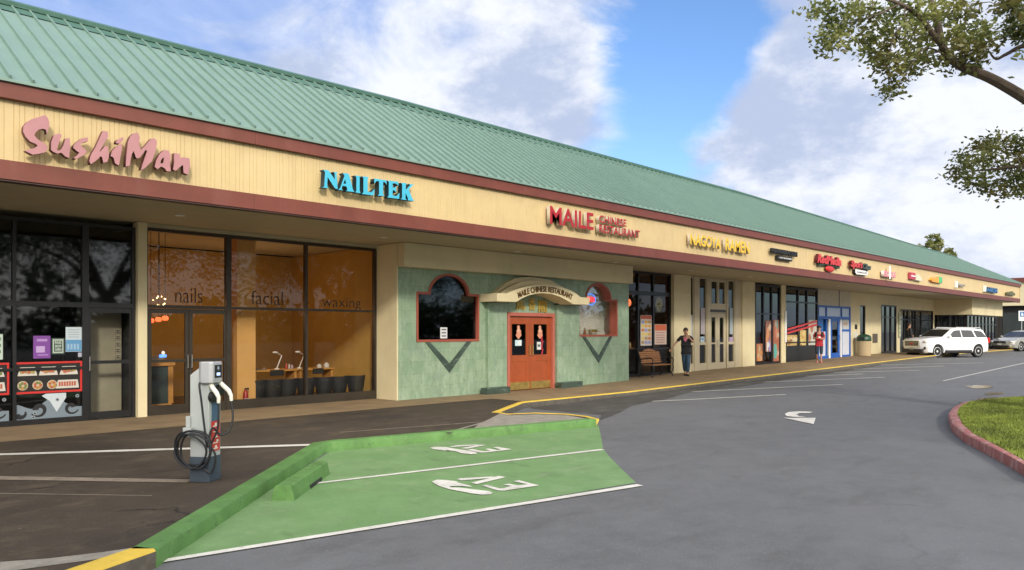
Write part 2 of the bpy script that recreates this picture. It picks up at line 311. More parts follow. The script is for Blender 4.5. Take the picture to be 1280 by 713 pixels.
# ------------------------------------------------------------------ mesh helpers
class MB:
    def __init__(s): s.v = []; s.f = []; s.m = []; s.mats = []
    def mi(s, m):
        if m not in s.mats: s.mats.append(m)
        return s.mats.index(m)
    def add(s, vs, fs, m):
        o = len(s.v); s.v += [tuple(p) for p in vs]; i = s.mi(m)
        for f in fs: s.f.append(tuple(o+k for k in f)); s.m.append(i)
        return s
    def box(s, x0, x1, y0, y1, z0, z1, m, mtx=None):
        x0, x1 = sorted((x0, x1)); y0, y1 = sorted((y0, y1)); z0, z1 = sorted((z0, z1))
        vs = [(x, y, z) for z in (z0, z1) for y in (y0, y1) for x in (x0, x1)]
        if mtx: vs = [mtx @ Vector(p) for p in vs]
        return s.add(vs, [(0,2,3,1),(4,5,7,6),(0,1,5,4),(2,6,7,3),(0,4,6,2),(1,3,7,5)], m)
    def prism(s, poly, a, b, m, mside=None, axis='y'):
        """poly in (x,z) extruded from y=a (front) to y=b; or axis z: poly (x,y) from z=a to z=b"""
        n = len(poly)
        ar = sum(poly[i][0]*poly[(i+1)%n][1]-poly[(i+1)%n][0]*poly[i][1] for i in range(n))
        if ar < 0: poly = poly[::-1]
        tri = tessellate_polygon([[Vector((p[0], p[1], 0)) for p in poly]])
        f = (lambda p, t: (p[0], t, p[1])) if axis == 'y' else (lambda p, t: (p[0], p[1], t))
        vs = [f(p, a) for p in poly]+[f(p, b) for p in poly]
        def fix(t):
            (x1,y1),(x2,y2),(x3,y3) = [poly[k] for k in t]
            return t if (x2-x1)*(y3-y1)-(x3-x1)*(y2-y1) > 0 else t[::-1]
        tri = [fix(tuple(t)) for t in tri]
        s.add(vs, tri, m)
        o = len(s.v)-2*n
        i2 = s.mi(mside or m)
        for t in tri: s.f.append(tuple(o+n+k for k in t[::-1])); s.m.append(i2)
        for i in range(n):
            j = (i+1) % n; s.f.append((o+i, o+n+i, o+n+j, o+j)); s.m.append(i2)
        return s
    def tube(s, pts, r, m, n=8, closed=False, cap=True):
        pts = [Vector(p) for p in pts]; rs = r if isinstance(r, (list, tuple)) else [r]*len(pts)
        rings = []; up = None
        for i, p in enumerate(pts):
            a = pts[i-1] if (i or closed) else p; c = pts[(i+1) % len(pts)] if (i < len(pts)-1 or closed) else p
            d = (c-a).normalized() if (c-a).length > 1e-9 else Vector((0,0,1))
            if up is None:
                up = d.orthogonal().normalized()
            up = (up-d*up.dot(d)); up = up.normalized() if up.length > 1e-6 else d.orthogonal().normalized()
            q = d.cross(up)
            rings.append([p+(up*cos(2*pi*k/n)+q*sin(2*pi*k/n))*rs[i] for k in range(n)])
        vs = [v for rg in rings for v in rg]; fs = []
        m_ = len(pts)
        for i in range(m_ if closed else m_-1):
            a, b = i*n, ((i+1) % m_)*n
            for k in range(n): fs.append((a+k, a+(k+1) % n, b+(k+1) % n, b+k))
        if cap and not closed: fs.append(tuple(range(n))[::-1]); fs.append(tuple((m_-1)*n+k for k in range(n)))
        return s.add(vs, fs, m)
    def lathe(s, prof, m, c=(0,0,0), n=20, axis='z', ang=2*pi):
        vs = []; fs = []; c = Vector(c)
        for (r, h) in prof:
            for k in range(n):
                a = ang*k/n
                p = (r*cos(a), r*sin(a), h) if axis == 'z' else ((r*cos(a), h, r*sin(a)) if axis == 'y' else (h, r*cos(a), r*sin(a)))
                vs.append(c+Vector(p))
        for i in range(len(prof)-1):
            for k in range(n):
                q = (i*n+k, i*n+(k+1) % n, (i+1)*n+(k+1) % n, (i+1)*n+k); fs.append(q)
        fs.append(tuple(range(n))[::-1]); fs.append(tuple((len(prof)-1)*n+k for k in range(n)))
        return s.add(vs, fs, m)
    def ell(s, c, r, m, n=12, k=8, mtx=None):
        vs = []; c = Vector(c)
        for i in range(k+1):
            t = pi*i/k
            for j in range(n):
                a = 2*pi*j/n; p = Vector((r[0]*sin(t)*cos(a), r[1]*sin(t)*sin(a), r[2]*cos(t)))
                if mtx: p = mtx @ p
                vs.append(c+p)
        fs = [(i*n+j, (i+1)*n+j, (i+1)*n+(j+1) % n, i*n+(j+1) % n) for i in range(k) for j in range(n)]
        return s.add(vs, fs, m)
    def build(s, name, parent=None, smooth=0, bevel=0, seg=2, sharp=40):
        me = bpy.data.meshes.new(name); me.from_pydata(s.v, [], s.f)
        for m in s.mats: me.materials.append(m)
        me.polygons.foreach_set('material_index', s.m)
        if smooth:
            me.polygons.foreach_set('use_smooth', [True]*len(s.f)); me.update()
            try: me.set_sharp_from_angle(angle=radians(sharp))
            except Exception: pass
        me.update()
        o = bpy.data.objects.new(name, me); COL.objects.link(o)
        if parent: o.parent = parent
        if bevel:
            b = o.modifiers.new('bevel', 'BEVEL'); b.width = bevel; b.segments = seg; b.limit_method = 'ANGLE'; b.angle_limit = radians(35)
            b.harden_normals = False
        return o
def box(name, parent, x0, x1, y0, y1, z0, z1, m, bevel=0): return MB().box(x0, x1, y0, y1, z0, z1, m).build(name, parent, bevel=bevel)
def tag(o, label=None, cat=None, group=None, kind=None):
    if label: o['label'] = label
    if cat: o['category'] = cat
    if group: o['group'] = group
    if kind: o['kind'] = kind
    return o
def empty(name, loc=(0,0,0), rz=0., label=None, cat=None, group=None, scale=1):
    o = bpy.data.objects.new(name, None); COL.objects.link(o); o.location = loc; o.rotation_euler = (0, 0, rz); o.scale = (scale,)*3
    o.empty_display_size = .2
    return tag(o, label, cat, group)
def struct(o): o['kind'] = 'structure'; return o
def copy_tree(o, parent=None):
    c = o.copy(); COL.objects.link(c)
    if parent: c.parent = parent
    for ch in [q for q in bpy.data.objects if q.parent == o]: copy_tree(ch, c)
    return c
def curve_mesh(loops, depth):
    cu = bpy.data.curves.new('tmp', 'CURVE'); cu.dimensions = '2D'; cu.fill_mode = 'BOTH'; cu.extrude = depth/2
    for lp in loops:
        sp = cu.splines.new('POLY'); sp.points.add(len(lp)-1)
        for i, p in enumerate(lp): sp.points[i].co = (p[0], p[1], 0, 1)
        sp.use_cyclic_u = True
    ob = bpy.data.objects.new('tmp', cu); COL.objects.link(ob)
    me = bpy.data.meshes.new_from_object(ob.evaluated_get(bpy.context.evaluated_depsgraph_get()))
    bpy.data.objects.remove(ob); bpy.data.curves.remove(cu)
    return me
def facade_plate(name, parent, loops, yfront, depth, m, mside=None):
    """loops in (X, Z) with holes, slab whose front is at y=yfront"""
    me = curve_mesh(loops, depth); me.name = name
    me.materials.clear(); me.materials.append(m); me.materials.append(mside or m)
    for v in me.vertices:
        x, z, d = v.co; v.co = (x, yfront+depth/2-d, z)
    me.update()
    for p in me.polygons: p.material_index = 0 if abs(p.normal.y) > .9 else 1
    me.flip_normals() if False else None
    o = bpy.data.objects.new(name, me); COL.objects.link(o)
    if parent: o.parent = parent
    return o
_tc = {}
def text_mesh(body, offset=0., shear=0., extr=.0):
    cu = bpy.data.curves.new('t', 'FONT'); cu.body = body; cu.size = 1; cu.offset = offset; cu.shear = shear; cu.extrude = extr; cu.resolution_u = 3
    ob = bpy.data.objects.new('t', cu); COL.objects.link(ob)
    me = bpy.data.meshes.new_from_object(ob.evaluated_get(bpy.context.evaluated_depsgraph_get()))
    bpy.data.objects.remove(ob); bpy.data.curves.remove(cu)
    return me
def text_plate(name, body, parent, x0, x1, z0, z1, yfront, depth, m, mside=None, offset=0., shear=0., slope=0.):
    """one flat text fitted in the rectangle x0..x1, z0..z1 on the plane y=yfront"""
    me = text_mesh(body, offset, shear, .05)
    if not len(me.vertices): return None
    xs = [v.co.x for v in me.vertices]; ys = [v.co.y for v in me.vertices]
    a, b, c, d = min(xs), max(xs), min(ys), max(ys)
    me.name = name; me.materials.clear(); me.materials.append(m); me.materials.append(mside or m)
    for v in me.vertices:
        u = (v.co.x-a)/(b-a); t = (v.co.y-c)/(d-c)
        v.co = (x0+u*(x1-x0), yfront+(0 if v.co.z > 0 else depth), z0+t*(z1-z0)+slope*u)
    me.update()
    for p in me.polygons: p.material_index = 0 if abs(p.normal.y) > .9 else 1
    o = bpy.data.objects.new(name, me); COL.objects.link(o)
    if parent: o.parent = parent
    return o
def letters(body, parent, x0, x1, z0, z1, yfront, depth, m, mside=None, offset=0., shear=0., slope=0., caps=True, name='letter', xgap=.0):
    """each character its own child"""
    full = text_mesh(body, offset, shear, .05); xs = [v.co.x for v in full.vertices]; A, B = min(xs), max(xs)
    ys = [v.co.y for v in full.vertices]; C, D = min(ys), max(ys)
    out = []
    for i, ch in enumerate(body):
        if ch == ' ': continue
        pre = text_mesh(body[:i+1], offset, shear, .05); own = text_mesh(ch, offset, shear, .05)
        pb = max(v.co.x for v in pre.vertices); ob_ = max(v.co.x for v in own.vertices); dx = pb-ob_
        own.name = name; own.materials.clear(); own.materials.append(m); own.materials.append(mside or m)
        for v in own.vertices:
            u = (v.co.x+dx-A)/(B-A); t = (v.co.y-C)/(D-C)
            v.co = (x0+u*(x1-x0), yfront+(0 if v.co.z > 0 else depth), z0+t*(z1-z0)+slope*u)
        own.update()
        for p in own.polygons: p.material_index = 0 if abs(p.normal.y) > .9 else 1
        o = bpy.data.objects.new(name, own); COL.objects.link(o)
        if parent: o.parent = parent
        out.append(o)
    return out

# ------------------------------------------------------------------ ground
def frange(a, b, s):
    r = []; x = a
    while x < b-1e-9: r.append(x); x += s
    r.append(b); return r
gx = [-400, -200, -90, -40, -20]+frange(-10, 70, 1.0)+[90, 140, 250, 500, 900]
gy = [-500, -200, -90, -40]+frange(-20, 20, 1.0)+[40, 90, 200, 500]
gx = sorted(set(gx+[17., 45.]))
vs = [(x, y, ROAD+g(x)) for y in gy for x in gx]; nx = len(gx)
fs = [(j*nx+i, j*nx+i+1, (j+1)*nx+i+1, (j+1)*nx+i) for j in range(len(gy)-1) for i in range(nx-1)]
struct(MB().add(vs, fs, M_asph).build('road'))
def sub(pts, step=1.0, closed=False):
    out = []; n = len(pts)
    for i in range(n if closed else n-1):
        a, b = Vector(pts[i]), Vector(pts[(i+1) % n]); k = max(1, int((b-a).length/step))
        out += [tuple(a.lerp(b, j/k)) for j in range(k)]
    if not closed: out.append(tuple(pts[-1]))
    return out
def stripe(name, p0, p1, w0, w1, base, m, lift=.006):
    """painted band from p0 to p1 (plan points) with end widths"""
    a, b = Vector(p0), Vector(p1); d = (b-a).normalized(); q = Vector((-d.y, d.x)); k = max(1, int((b-a).length/1.0))
    vs = []; fs = []
    for i in range(k+1):
        t = i/k; c = a.lerp(b, t); h = (w0+(w1-w0)*t)/2
        for s_ in (-1, 1):
            p = c+q*h*s_; vs.append((p.x, p.y, base+g(p.x)+lift))
    for i in range(k): fs.append((2*i+1, 2*i, 2*i+2, 2*i+3))
    o = MB().add(vs, fs, m).build(name); return struct(o)
def sheet(name, poly, base, m, lift=.006, z=None):
    n = len(poly); tri = tessellate_polygon([[Vector((p[0], p[1], 0)) for p in poly]])
    def fix(t):
        (x1,y1),(x2,y2),(x3,y3) = [poly[k][:2] for k in t]
        return t if (x2-x1)*(y3-y1)-(x3-x1)*(y2-y1) > 0 else t[::-1]
    o = MB().add([(p[0], p[1], base+g(p[0])+lift) for p in poly], [fix(tuple(t)) for t in tri], m).build(name); return struct(o)
# walkway slab: one raised sheet
A_ = G(653, 503.4); B_ = G(620.6, 516.0); C1 = G(634, 518.2); C2 = G(669, 516.8); C3 = G(706.6, 518.2); C4 = G(731, 521); D_ = G(744.5, 524.5)
E_ = G(418, 552.5); E2 = G(405, 554.5); Fp = G(192, 687); Gp = G(120, 712); YC = 12.2
dirn = (Vector(Gp)-Vector(Fp)).normalized(); Hp = tuple(Vector(Gp)+dirn*14)
XA = A_[0]+.2
xs_ = [XA]+[x for x in frange(14, 66, 1.0)]+[66.]
xs_ = sorted(set(xs_+[17., 45.]))
mb = MB()
vs = []; fs = []
for x in xs_: vs += [(x, YC, g(x)), (x, YW+.35, g(x)), (x, YC, g(x)-.3)]
for i in range(len(xs_)-1):
    a, b = 3*i, 3*i+3; fs += [(a, b, b+1, a+1), (a+2, b+2, b, a)]
vs += [(66, YW+.35, g(66)-.3)]; k = len(vs); fs.append((k-4, k-2, k-1, k-3))
mb.add(vs, fs, M_walk)
poly = [(XA, YC), (XA, YW+.35), (-30, YW+.35), (-30, Hp[1]-10), (Hp[0], Hp[1]), Gp, Fp, E2, E_, D_, C4, C3, C2, C1, B_, A_]
mb.prism([p for p in poly], -.3, 0, M_walk, axis='z')
struct(mb.build('pavement'))
# kerbs (painted), lying on the slab's edge: front face slightly proud of the slab
def kerb(name, pts, wid, m, inner=+1, proud=.022, top=.007, base=ROAD-.05):
    pts = sub(pts, 1.0); n = len(pts); vs = []; fs = []
    for i, p in enumerate(pts):
        a = Vector(pts[max(0, i-1)]); b = Vector(pts[min(n-1, i+1)]); d = (b-a).normalized(); q = Vector((-d.y, d.x))*inner
        o_ = Vector(p)-q*proud; r = Vector(p)+q*wid; z = g(p[0]); c = Vector(p)-q*.004
        vs += [(o_.x, o_.y, z+base), (o_.x, o_.y, z+top-.02), (c.x, c.y, z+top), (r.x, r.y, z+top), (r.x, r.y, z-.02)]
    for i in range(n-1):
        a, b = 5*i, 5*i+5
        for k in range(4): fs.append((a+k, b+k, b+k+1, a+k+1) if inner > 0 else (a+k+1, b+k+1, b+k, a+k))
    fs.append((0,1,2,3,4)); e = 5*(n-1); fs.append((e+4,e+3,e+2,e+1,e))
    mb = MB().add(vs, fs, m)
    if m is M_yel: 
        i = mb.mi(M_kerbside); mb.m = [i if k < 4*(n-1) and k % 4 == 0 else q for k, q in enumerate(mb.m)]
    o = mb.build(name, smooth=1, sharp=50); return struct(o)
M_kerbside = mat('kerb_concrete_dark', (.085,.075,.06), .85, var=.3, scale=8, bump=.4)
ky = kerb('curb', [B_, A_, (XA, YC), (66, YC)], .10, M_yel)
kerb('curb', [D_, C4, C3, C2, C1, B_], .07, M_yel, inner=-1)
kerb('curb', [Fp, E2, E_, D_], .17, M_gcurb, inner=1)
kerb('curb', [Hp, Gp, Fp], .17, M_yel, inner=1)
# pale concrete paving of the tongue, bands and strips on the walk
pt = lambda *a: [G(*p) for p in a]
sheet('path', pt((625,517.5),(640,519.5),(669,518.2),(706.6,519.3),(735,524.0),(680,528.5),(590,537.5),(598,531),(612,524)), 0, M_conc, .004)
stripe('path', G(-20,569.2), G(391,556.5), .17, .17, 0, M_line, .005)
stripe('path', G(-30,597.5), G(238,602), .20, .17, 0, M_strip, .005)
sheet('path', pt((-40,706),(60,699),(128,691),(163,686),(150,693),(120,700),(60,708),(-40,722)), 0, M_conc, .004)
stripe('path', G(-20,545), G(760,476.5), .10, .10, 0, M_strip, .003)   # faint joint in front of the shops
stripe('path', G(560,541), G(636,519.5), .07, .07, 0, M_conc, .005)
stripe('path', G(600,528), G(425,541), .06, .05, 0, M_strip, .005)
stripe('path', G(190,620), G(-20,617), .02, .03, 0, M_strip, .003)
M_brown = mat('brown_concrete', (.25,.175,.095), .85, var=.15, scale=2, bump=.4, bscale=60, f=lambda t,b,co: layered(t,b,co,[(.8,.46,.66,(.17,.12,.068),.8,(1,1.5,1)),(60,.56,.7,(.32,.25,.16),.5,(1,1,1)),(2.5,.58,.7,(.11,.08,.05),.6,(.5,2,1))]))
for xa_, xb_, ya_ in ((-30, XA, 13.35), (XA, 17, YC+.14), (17, 45, YC+.14), (45, 66, YC+.14)):
    vs = []; fs = []; q = frange(xa_, xb_, 1.0)
    for x in q: vs += [(x, ya_, g(x)+.0045), (x, YW+.3, g(x)+.0045)]
    for i in range(len(q)-1): fs.append((2*i, 2*i+2, 2*i+3, 2*i+1))
    struct(MB().add(vs, fs, M_brown).build('path'))
# EV bay
ev = pt((199,701,ROAD),(300,636,ROAD),(408,568,ROAD),(420,561.5,ROAD),(560,550,ROAD),(748,531.5,ROAD),(751,545,ROAD),(754,562,ROAD),(764,574,ROAD),(778,588,ROAD),(795,604,ROAD),(600,637,ROAD),(400,668.5,ROAD))
sheet('bay_paint', ev, ROAD, M_green, .005)
def roadstripe(name, a, b, w0, w1, m=None, lift=.012): return stripe(name, G(*a, ROAD), G(*b, ROAD), w0, w1, ROAD, m or M_line, lift)
roadstripe('lane_marking', (190,705), (800,607.5), .085, .11)
roadstripe('lane_marking', (394,605.5), (753,563), .075, .10)
# EV legends, each stroke a patch
def patch(pts_, ox, oy, sc_): return [G(520+(x)/7.53, 540+(y)/7.53, ROAD) for x, y in pts_]
evp = {1: [[(148,478),(200,460),(290,465),(385,477),(390,487),(525,523),(520,530),(430,520),(315,522),(330,535),(400,535),(560,555),(690,570),(725,585),(700,600),(620,603),(520,590),(310,550),(220,520),(180,500)],
           [(385,455),(425,447),(740,430),(700,445),(430,468)], [(520,490),(780,425),(845,437),(570,503)],
           [(620,517),(660,510),(790,545),(830,540),(900,520),(820,508),(880,500),(960,515),(1050,505),(915,475),(970,466),(1090,498),(1160,515),(830,565),(770,563)]],
       2: [[(130,158),(180,148),(290,152),(380,170),(460,180),(560,200),(580,213),(520,220),(420,208),(370,190),(290,180),(270,186),(330,192),(230,180),(160,170)],
           [(315,148),(380,135),(560,128),(600,132),(340,152)], [(420,163),(600,130),(660,132),(480,167)],
           [(480,180),(530,170),(640,192),(700,186),(650,170),(690,166),(760,180),(800,176),(725,155),(770,150),(905,173),(650,203),(600,203)]]}
for k, pl in evp.items():
    for q in pl: sheet('lane_marking', patch(q, 0, 0, 0), ROAD, M_line, .014)
# turn arrow
AR = lambda pl: [G(930+x/3.657, 480+y/3.657, ROAD) for x, y in pl]
sheet('lane_marking', AR([(180,158),(328,158),(318,187)]), ROAD, M_line, .012)
sheet('lane_marking', AR([(186,140),(205,131),(250,128),(315,130),(300,136),(255,136),(240,142),(250,150),(285,155),(225,153),(195,150)]), ROAD, M_line, .012)
# stall lines by the yellow kerb
for a, b in (((655,508.5),(982,493.6)), ((793,493.6),(1053,481)), ((892,480.5),(1106,472)), ((965,472.8),(1079,467.8)), ((1000,467.5),(1150,463.2)), ((1050,462.5),(1180,458)), ((1100,456.5),(1230,454))):
    roadstripe('lane_marking', a, b, .09, .09, lift=.008)
roadstripe('lane_marking', (1179,476.5), (1300,450), .06, .08, lift=.008)  # streak of wet-road reflection, drawn in white line paint
roadstripe('lane_marking', (1226,507), (1300,503.4), .12, .12, lift=.008)
rnd = random.Random(4)
for (cx, cy, rx) in ((1243,492.5,13),(1237,499,15),(1212,504.5,14),(1265,498,22),(1225,484,20)):   # puddles by the island
    P_ = []
    for k in range(18):
        a = 2*pi*k/18; r = .7+.45*rnd.random(); P_.append(G(cx+cos(a)*rx*r, cy+sin(a)*1.9*r, ROAD))
    m_ = mat('wet_asphalt', (.05,.055,.06), .06, var=.2, spec=.9)
    sheet('water', P_, ROAD, m_, .009)
sheet('dark_road_area', pt((748,526.5,ROAD),(752,519,ROAD),(668,511.5,ROAD),(660,508.6,ROAD),(700,501.8,ROAD),(830,486.2,ROAD),(960,471.2,ROAD),(1060,459.5,ROAD),(1100,457,ROAD),(1060,464,ROAD),(985,474.5,ROAD),(930,483,ROAD),(860,491,ROAD),(830,500,ROAD),(790,507,ROAD),(775,516,ROAD)), ROAD,  # irregular sheet of darker road colour along the yellow kerb
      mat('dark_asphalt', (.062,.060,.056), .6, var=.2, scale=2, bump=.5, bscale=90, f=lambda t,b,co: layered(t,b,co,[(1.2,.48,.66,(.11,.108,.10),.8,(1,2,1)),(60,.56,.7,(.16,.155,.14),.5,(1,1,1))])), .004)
# grass island with red kerb
isl = [(1300,593),(1262,571),(1233,556),(1206,543),(1190,530),(1185,517),(1191,509),(1205,502.5),(1228,499),(1258,497),(1300,494.5)]
ip = [G(x, y, 0) for x, y in isl]
ip = sub(ip, .6); n_ = len(ip)
cen = Vector(G(1420, 535, 0))
isp = ip+[tuple(cen+Vector((2.5, 1.5))), tuple(cen+Vector((0, -3)))]
def grow(p, k): v = Vector(p)-cen; return tuple(cen+v*(1+k/v.length))
struct(MB().prism([grow(p, -.14) for p in isp], -.3, .0, M_grass, axis='z').build('lawn'))
vs = []; fs = []
for p in isp:
    o0 = grow(p, 0); i0 = grow(p, -.16); z = g(p[0])
    vs += [(*o0, ROAD-.05+z), (*o0, -.015+z), (*grow(p, -.02), .004+z), (*i0, .006+z), (*i0, -.1+z)]
m_ = len(isp)
for i in range(m_):
    a, b = 5*i, 5*((i+1) % m_)
    for k in range(4): fs.append((a+k, a+k+1, b+k+1, b+k))
struct(MB().add(vs, fs, M_redcurb).build('curb', smooth=1, sharp=50))
# grass blades on the island, fallen leaves by the kerbs: uncountable
from mathutils.geometry import intersect_point_tri_2d
def inpoly(x, y, P_):
    c = False; n = len(P_)
    for i in range(n):
        x1, y1 = P_[i]; x2, y2 = P_[(i+1) % n]
        if (y1 > y) != (y2 > y) and x < (x2-x1)*(y-y1)/(y2-y1)+x1: c = not c
    return c
bl = [grow(p, -.18) for p in isp]; xs2 = [p[0] for p in bl]; ys2 = [p[1] for p in bl]
vs = []; fs = []; rnd = random.Random(9); M_blade = mat('grass_blade', (.17,.215,.03), .7, var=.45, scale=1.2)
while len(fs) < 42000:
    x = rnd.uniform(min(xs2), max(xs2)); y = rnd.uniform(min(ys2), max(ys2))
    if (x*CA+y*SA) > 0 and 640+F*(x*SA-y*CA)/(x*CA+y*SA) > 1330: 
        if rnd.random() < .93: continue
    if not inpoly(x, y, bl): continue
    a = rnd.uniform(0, 6.28); h = rnd.uniform(.02, .055); wd = .006+.006*rnd.random(); o_ = len(vs)
    lx, ly = rnd.uniform(-.03, .03), rnd.uniform(-.03, .03)
    vs += [(x-cos(a)*wd, y-sin(a)*wd, g(x)), (x+cos(a)*wd, y+sin(a)*wd, g(x)), (x+lx, y+ly, g(x)+h)]; fs.append((o_, o_+1, o_+2))
tag(MB().add(vs, fs, M_blade).build('grass'), 'short green turf covering the kerbed island at the right edge', 'grass', kind='stuff')
vs = []; fs = []
def litter(p, n, sp, size=.03):
    for _ in range(n):
        x = p[0]+rnd.gauss(0, sp); y = p[1]+rnd.gauss(0, sp); a = rnd.uniform(0, 6.28); s_ = size*rnd.uniform(.5, 1.3); o_ = len(vs); z = g(x)+ROAD+.012
        for k in range(4): vs.append((x+cos(a+k*pi/2)*s_*(1 if k % 2 else .5), y+sin(a+k*pi/2)*s_*(1 if k % 2 else .5), z+rnd.uniform(0, .01)))
        fs.append((o_, o_+1, o_+2, o_+3))
for p in sub([G(x, y, ROAD) for x, y in ((1300,603),(1262,580),(1235,563),(1208,550),(1190,538),(1186,530))], .12): litter(p, 9, .06, .014)
for p in sub([(13.3, YC-.12), (30, YC-.12)], .3): litter(p, 2, .07, .022)
tag(MB().add(vs, fs, mat('dry_leaf', (.22,.13,.05), .8, var=.4, scale=8)).build('leaf_litter'), 'scattered dry brown leaves lying along the kerbs', 'leaf litter', kind='stuff')
vs = []; fs = []

# ------------------------------------------------------------------ the shopping centre
BLD = empty('shopping_center', (0, YW, 0), 0, 'long cream shopping center with green standing seam roof and oxblood fascia bands', 'building')
def bp(o):                                                # parent without moving
    o.parent = BLD; o.matrix_parent_inverse = Matrix.Translation((0, -YW, 0)); return o
class _B:                                                 # parts built in world coordinates
    pass
X0B, X1B = -12., 65.0
# roof
EV_Y, RD_Y = 12.09, 15.8
def zr(x):
    pts = [(-20,7.35),(5,7.42),(12,7.52),(30,7.52),(55,7.12),(70,6.98)]
    for (a, b), (c, d_) in zip(pts, pts[1:]):
        if x <= c: return b+(d_-b)*(x-a)/(c-a)
    return pts[-1][1]
mb = MB(); XR = 62.6; ZE = 5.06
xs_ = frange(X0B, XR, 3.0)
vs = []; fs = []
for x in xs_: vs += [(x, EV_Y, ZE), (x, RD_Y, zr(x)), (x, 2*RD_Y-EV_Y, ZE)]
for i in range(len(xs_)-1): a, b = 3*i, 3*i+3; fs += [(a, b, b+1, a+1), (a+1, b+1, b+2, a+2)]
e = 3*(len(xs_)-1); k = len(vs); vs += [(65.15, EV_Y, ZE), (65.15, 2*RD_Y-EV_Y, ZE)]
fs += [(e, k, e+1), (e+1, k, k+1), (e+1, k+1, e+2)]
mb.add(vs, fs, M_roof)
mb.add([(X0B, EV_Y, ZE), (X0B, RD_Y, zr(X0B)), (X0B, 2*RD_Y-EV_Y, ZE)], [(0,1,2)], M_cream)
SEAM = .2716; x = 3.55-SEAM*60; P0 = Vector
while x < 65.0:
    y1 = RD_Y-.05; t = 1.
    if x > XR: t = max(0, 1-(x-XR)/(65.15-XR))
    if t > .05:
        zt = ZE+(zr(x)-ZE)*t; yt = EV_Y+(RD_Y-EV_Y)*t
        h = .046; hw = .013
        a = Vector((x, EV_Y-.01, ZE)); b = Vector((x, yt, zt)); nrm = Vector((0, -(zt-ZE), yt-EV_Y)).normalized()
        vs = []
        for p in (a, b):
            for s_ in (-hw, hw): vs += [p+Vector((s_, 0, 0)), p+Vector((s_, 0, 0))+nrm*h]
        mb.add(vs, [(0,1,5,4),(2,6,7,3),(1,3,7,5),(0,2,3,1),(4,5,7,6)], M_roof)
    x += SEAM
rf = bp(mb.build('roof'))
mb = MB()
for x0, x1 in zip(xs_, xs_[1:]):
    z0, z1 = zr(x0), zr(x1)
    prof = lambda z: [(RD_Y-.22, z-.10), (RD_Y-.24, z-.03), (RD_Y-.02, z+.075), (RD_Y+.02, z+.075), (RD_Y+.24, z-.03), (RD_Y+.22, z-.10)]
    mb.add([(x0, *p) for p in prof(z0)]+[(x1, *p) for p in prof(z1)], [(i, i+6, i+7, i+1) for i in range(5)], M_roofcap)
rc = mb.build('ridge_cap', rf)
mb = MB()
for x0, x1 in zip(xs_, xs_[1:]):
    f_ = lambda z, t: (RD_Y-t, z-(z-ZE)/(RD_Y-EV_Y)*t+.022)
    mb.add([(x0, *f_(zr(x0), .50)), (x1, *f_(zr(x1), .50)), (x1, *f_(zr(x1), .20)), (x0, *f_(zr(x0), .20))], [(0,1,2,3)], M_roofcap)
mb.build('closure_strip', rf)
# fascia: lower trim, ribbed panel, upper trim
fa = bp(MB().box(X0B, X1B, YF+.12, YF+.35, SOF-.01, 5.0, M_panel).build('fascia'))
mb = MB(); P = .0765; x = X0B; vs = []; fs = []; zA, zB = 3.97, 4.80; rnd = random.Random(2)
k = 0
while x < X1B:
    wv = P*(1.5 if k % 3 == 0 else .85)
    a = [(x, YF+.045), (x+.006, YF+.053), (x+.011, YF+.045)]; o_ = len(vs)
    for p in a: vs += [(p[0], p[1], zA), (p[0], p[1], zB)]
    if o_: fs.append((o_-2, o_, o_+1, o_-1))
    fs += [(o_, o_+2, o_+3, o_+1), (o_+2, o_+4, o_+5, o_+3)]
    x += wv; k += 1
mb.add(vs, fs, M_panel).build('siding', fa)
mb = MB()
for a, b in zip(frange(X0B, X1B+.06, 6.1), frange(X0B, X1B+.06, 6.1)[1:]): mb.box(a+.002, b-.002, YF, YF+.16, SOF-.03, 3.972, M_trim)
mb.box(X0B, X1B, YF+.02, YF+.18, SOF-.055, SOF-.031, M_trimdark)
bp(mb.build('lower_band', bevel=.004))
mb = MB()
for a, b in zip(frange(X0B, X1B+.1, 6.1), frange(X0B, X1B+.1, 6.1)[1:]): mb.box(a+.002, b-.002, YF-.05, YF+.16, 4.80, 5.035, M_trim)
mb
mb.box(X0B, X1B+.12, YF-.095, YF-.052, 5.015, 5.058, M_roof)
bp(mb.build('upper_band', bevel=.004))
# returns of the fascia at the far end
bp(MB().box(X1B, X1B+.04, YF, 19.4, SOF-.03, 3.972, M_trim).box(X1B, X1B+.02, YF, 19.4, 3.973, 4.80, M_panel).box(X1B, X1B+.1, YF-.05, 19.4, 4.80, 5.035, M_trim).build('end_fascia'))
# soffit / ceiling and back
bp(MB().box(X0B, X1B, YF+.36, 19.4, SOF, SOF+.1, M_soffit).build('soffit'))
bp(MB().box(X0B, X1B, 30, 30.2, -.3, SOF+.3, M_cream).box(X0B, X1B, 19.41, 30, SOF+.1, SOF+.3, M_roofcap).box(X0B-.2, X0B, YW, 30, -.3, SOF+.3, M_cream).box(X1B-.2, X1B, 19.4, 30, -.3, SOF+.3, M_cream).build('rear_wall'))
bp(MB().box(X0B, 17, YW+.35, 29.9, -.3, -.001, M_floorin).box(17, 31, YW+.35, 29.9, -.3, g(22), M_floorin).box(31.01, 64.7, YW+.35, 29.9, -.3, .2, M_floorin).build('floor_slab'))
# downlights
for k in range(9):
    x = sx(480, 13.9)+(k-1)*4.3
    if k in (0,): x = sx(225, 13.9)
    o = bp(MB().lathe([(.075,0),(.09,-.006),(.09,-.016),(.07,-.018)], M_white, (x, 13.9, SOF-.002), 14).build('downlight'))

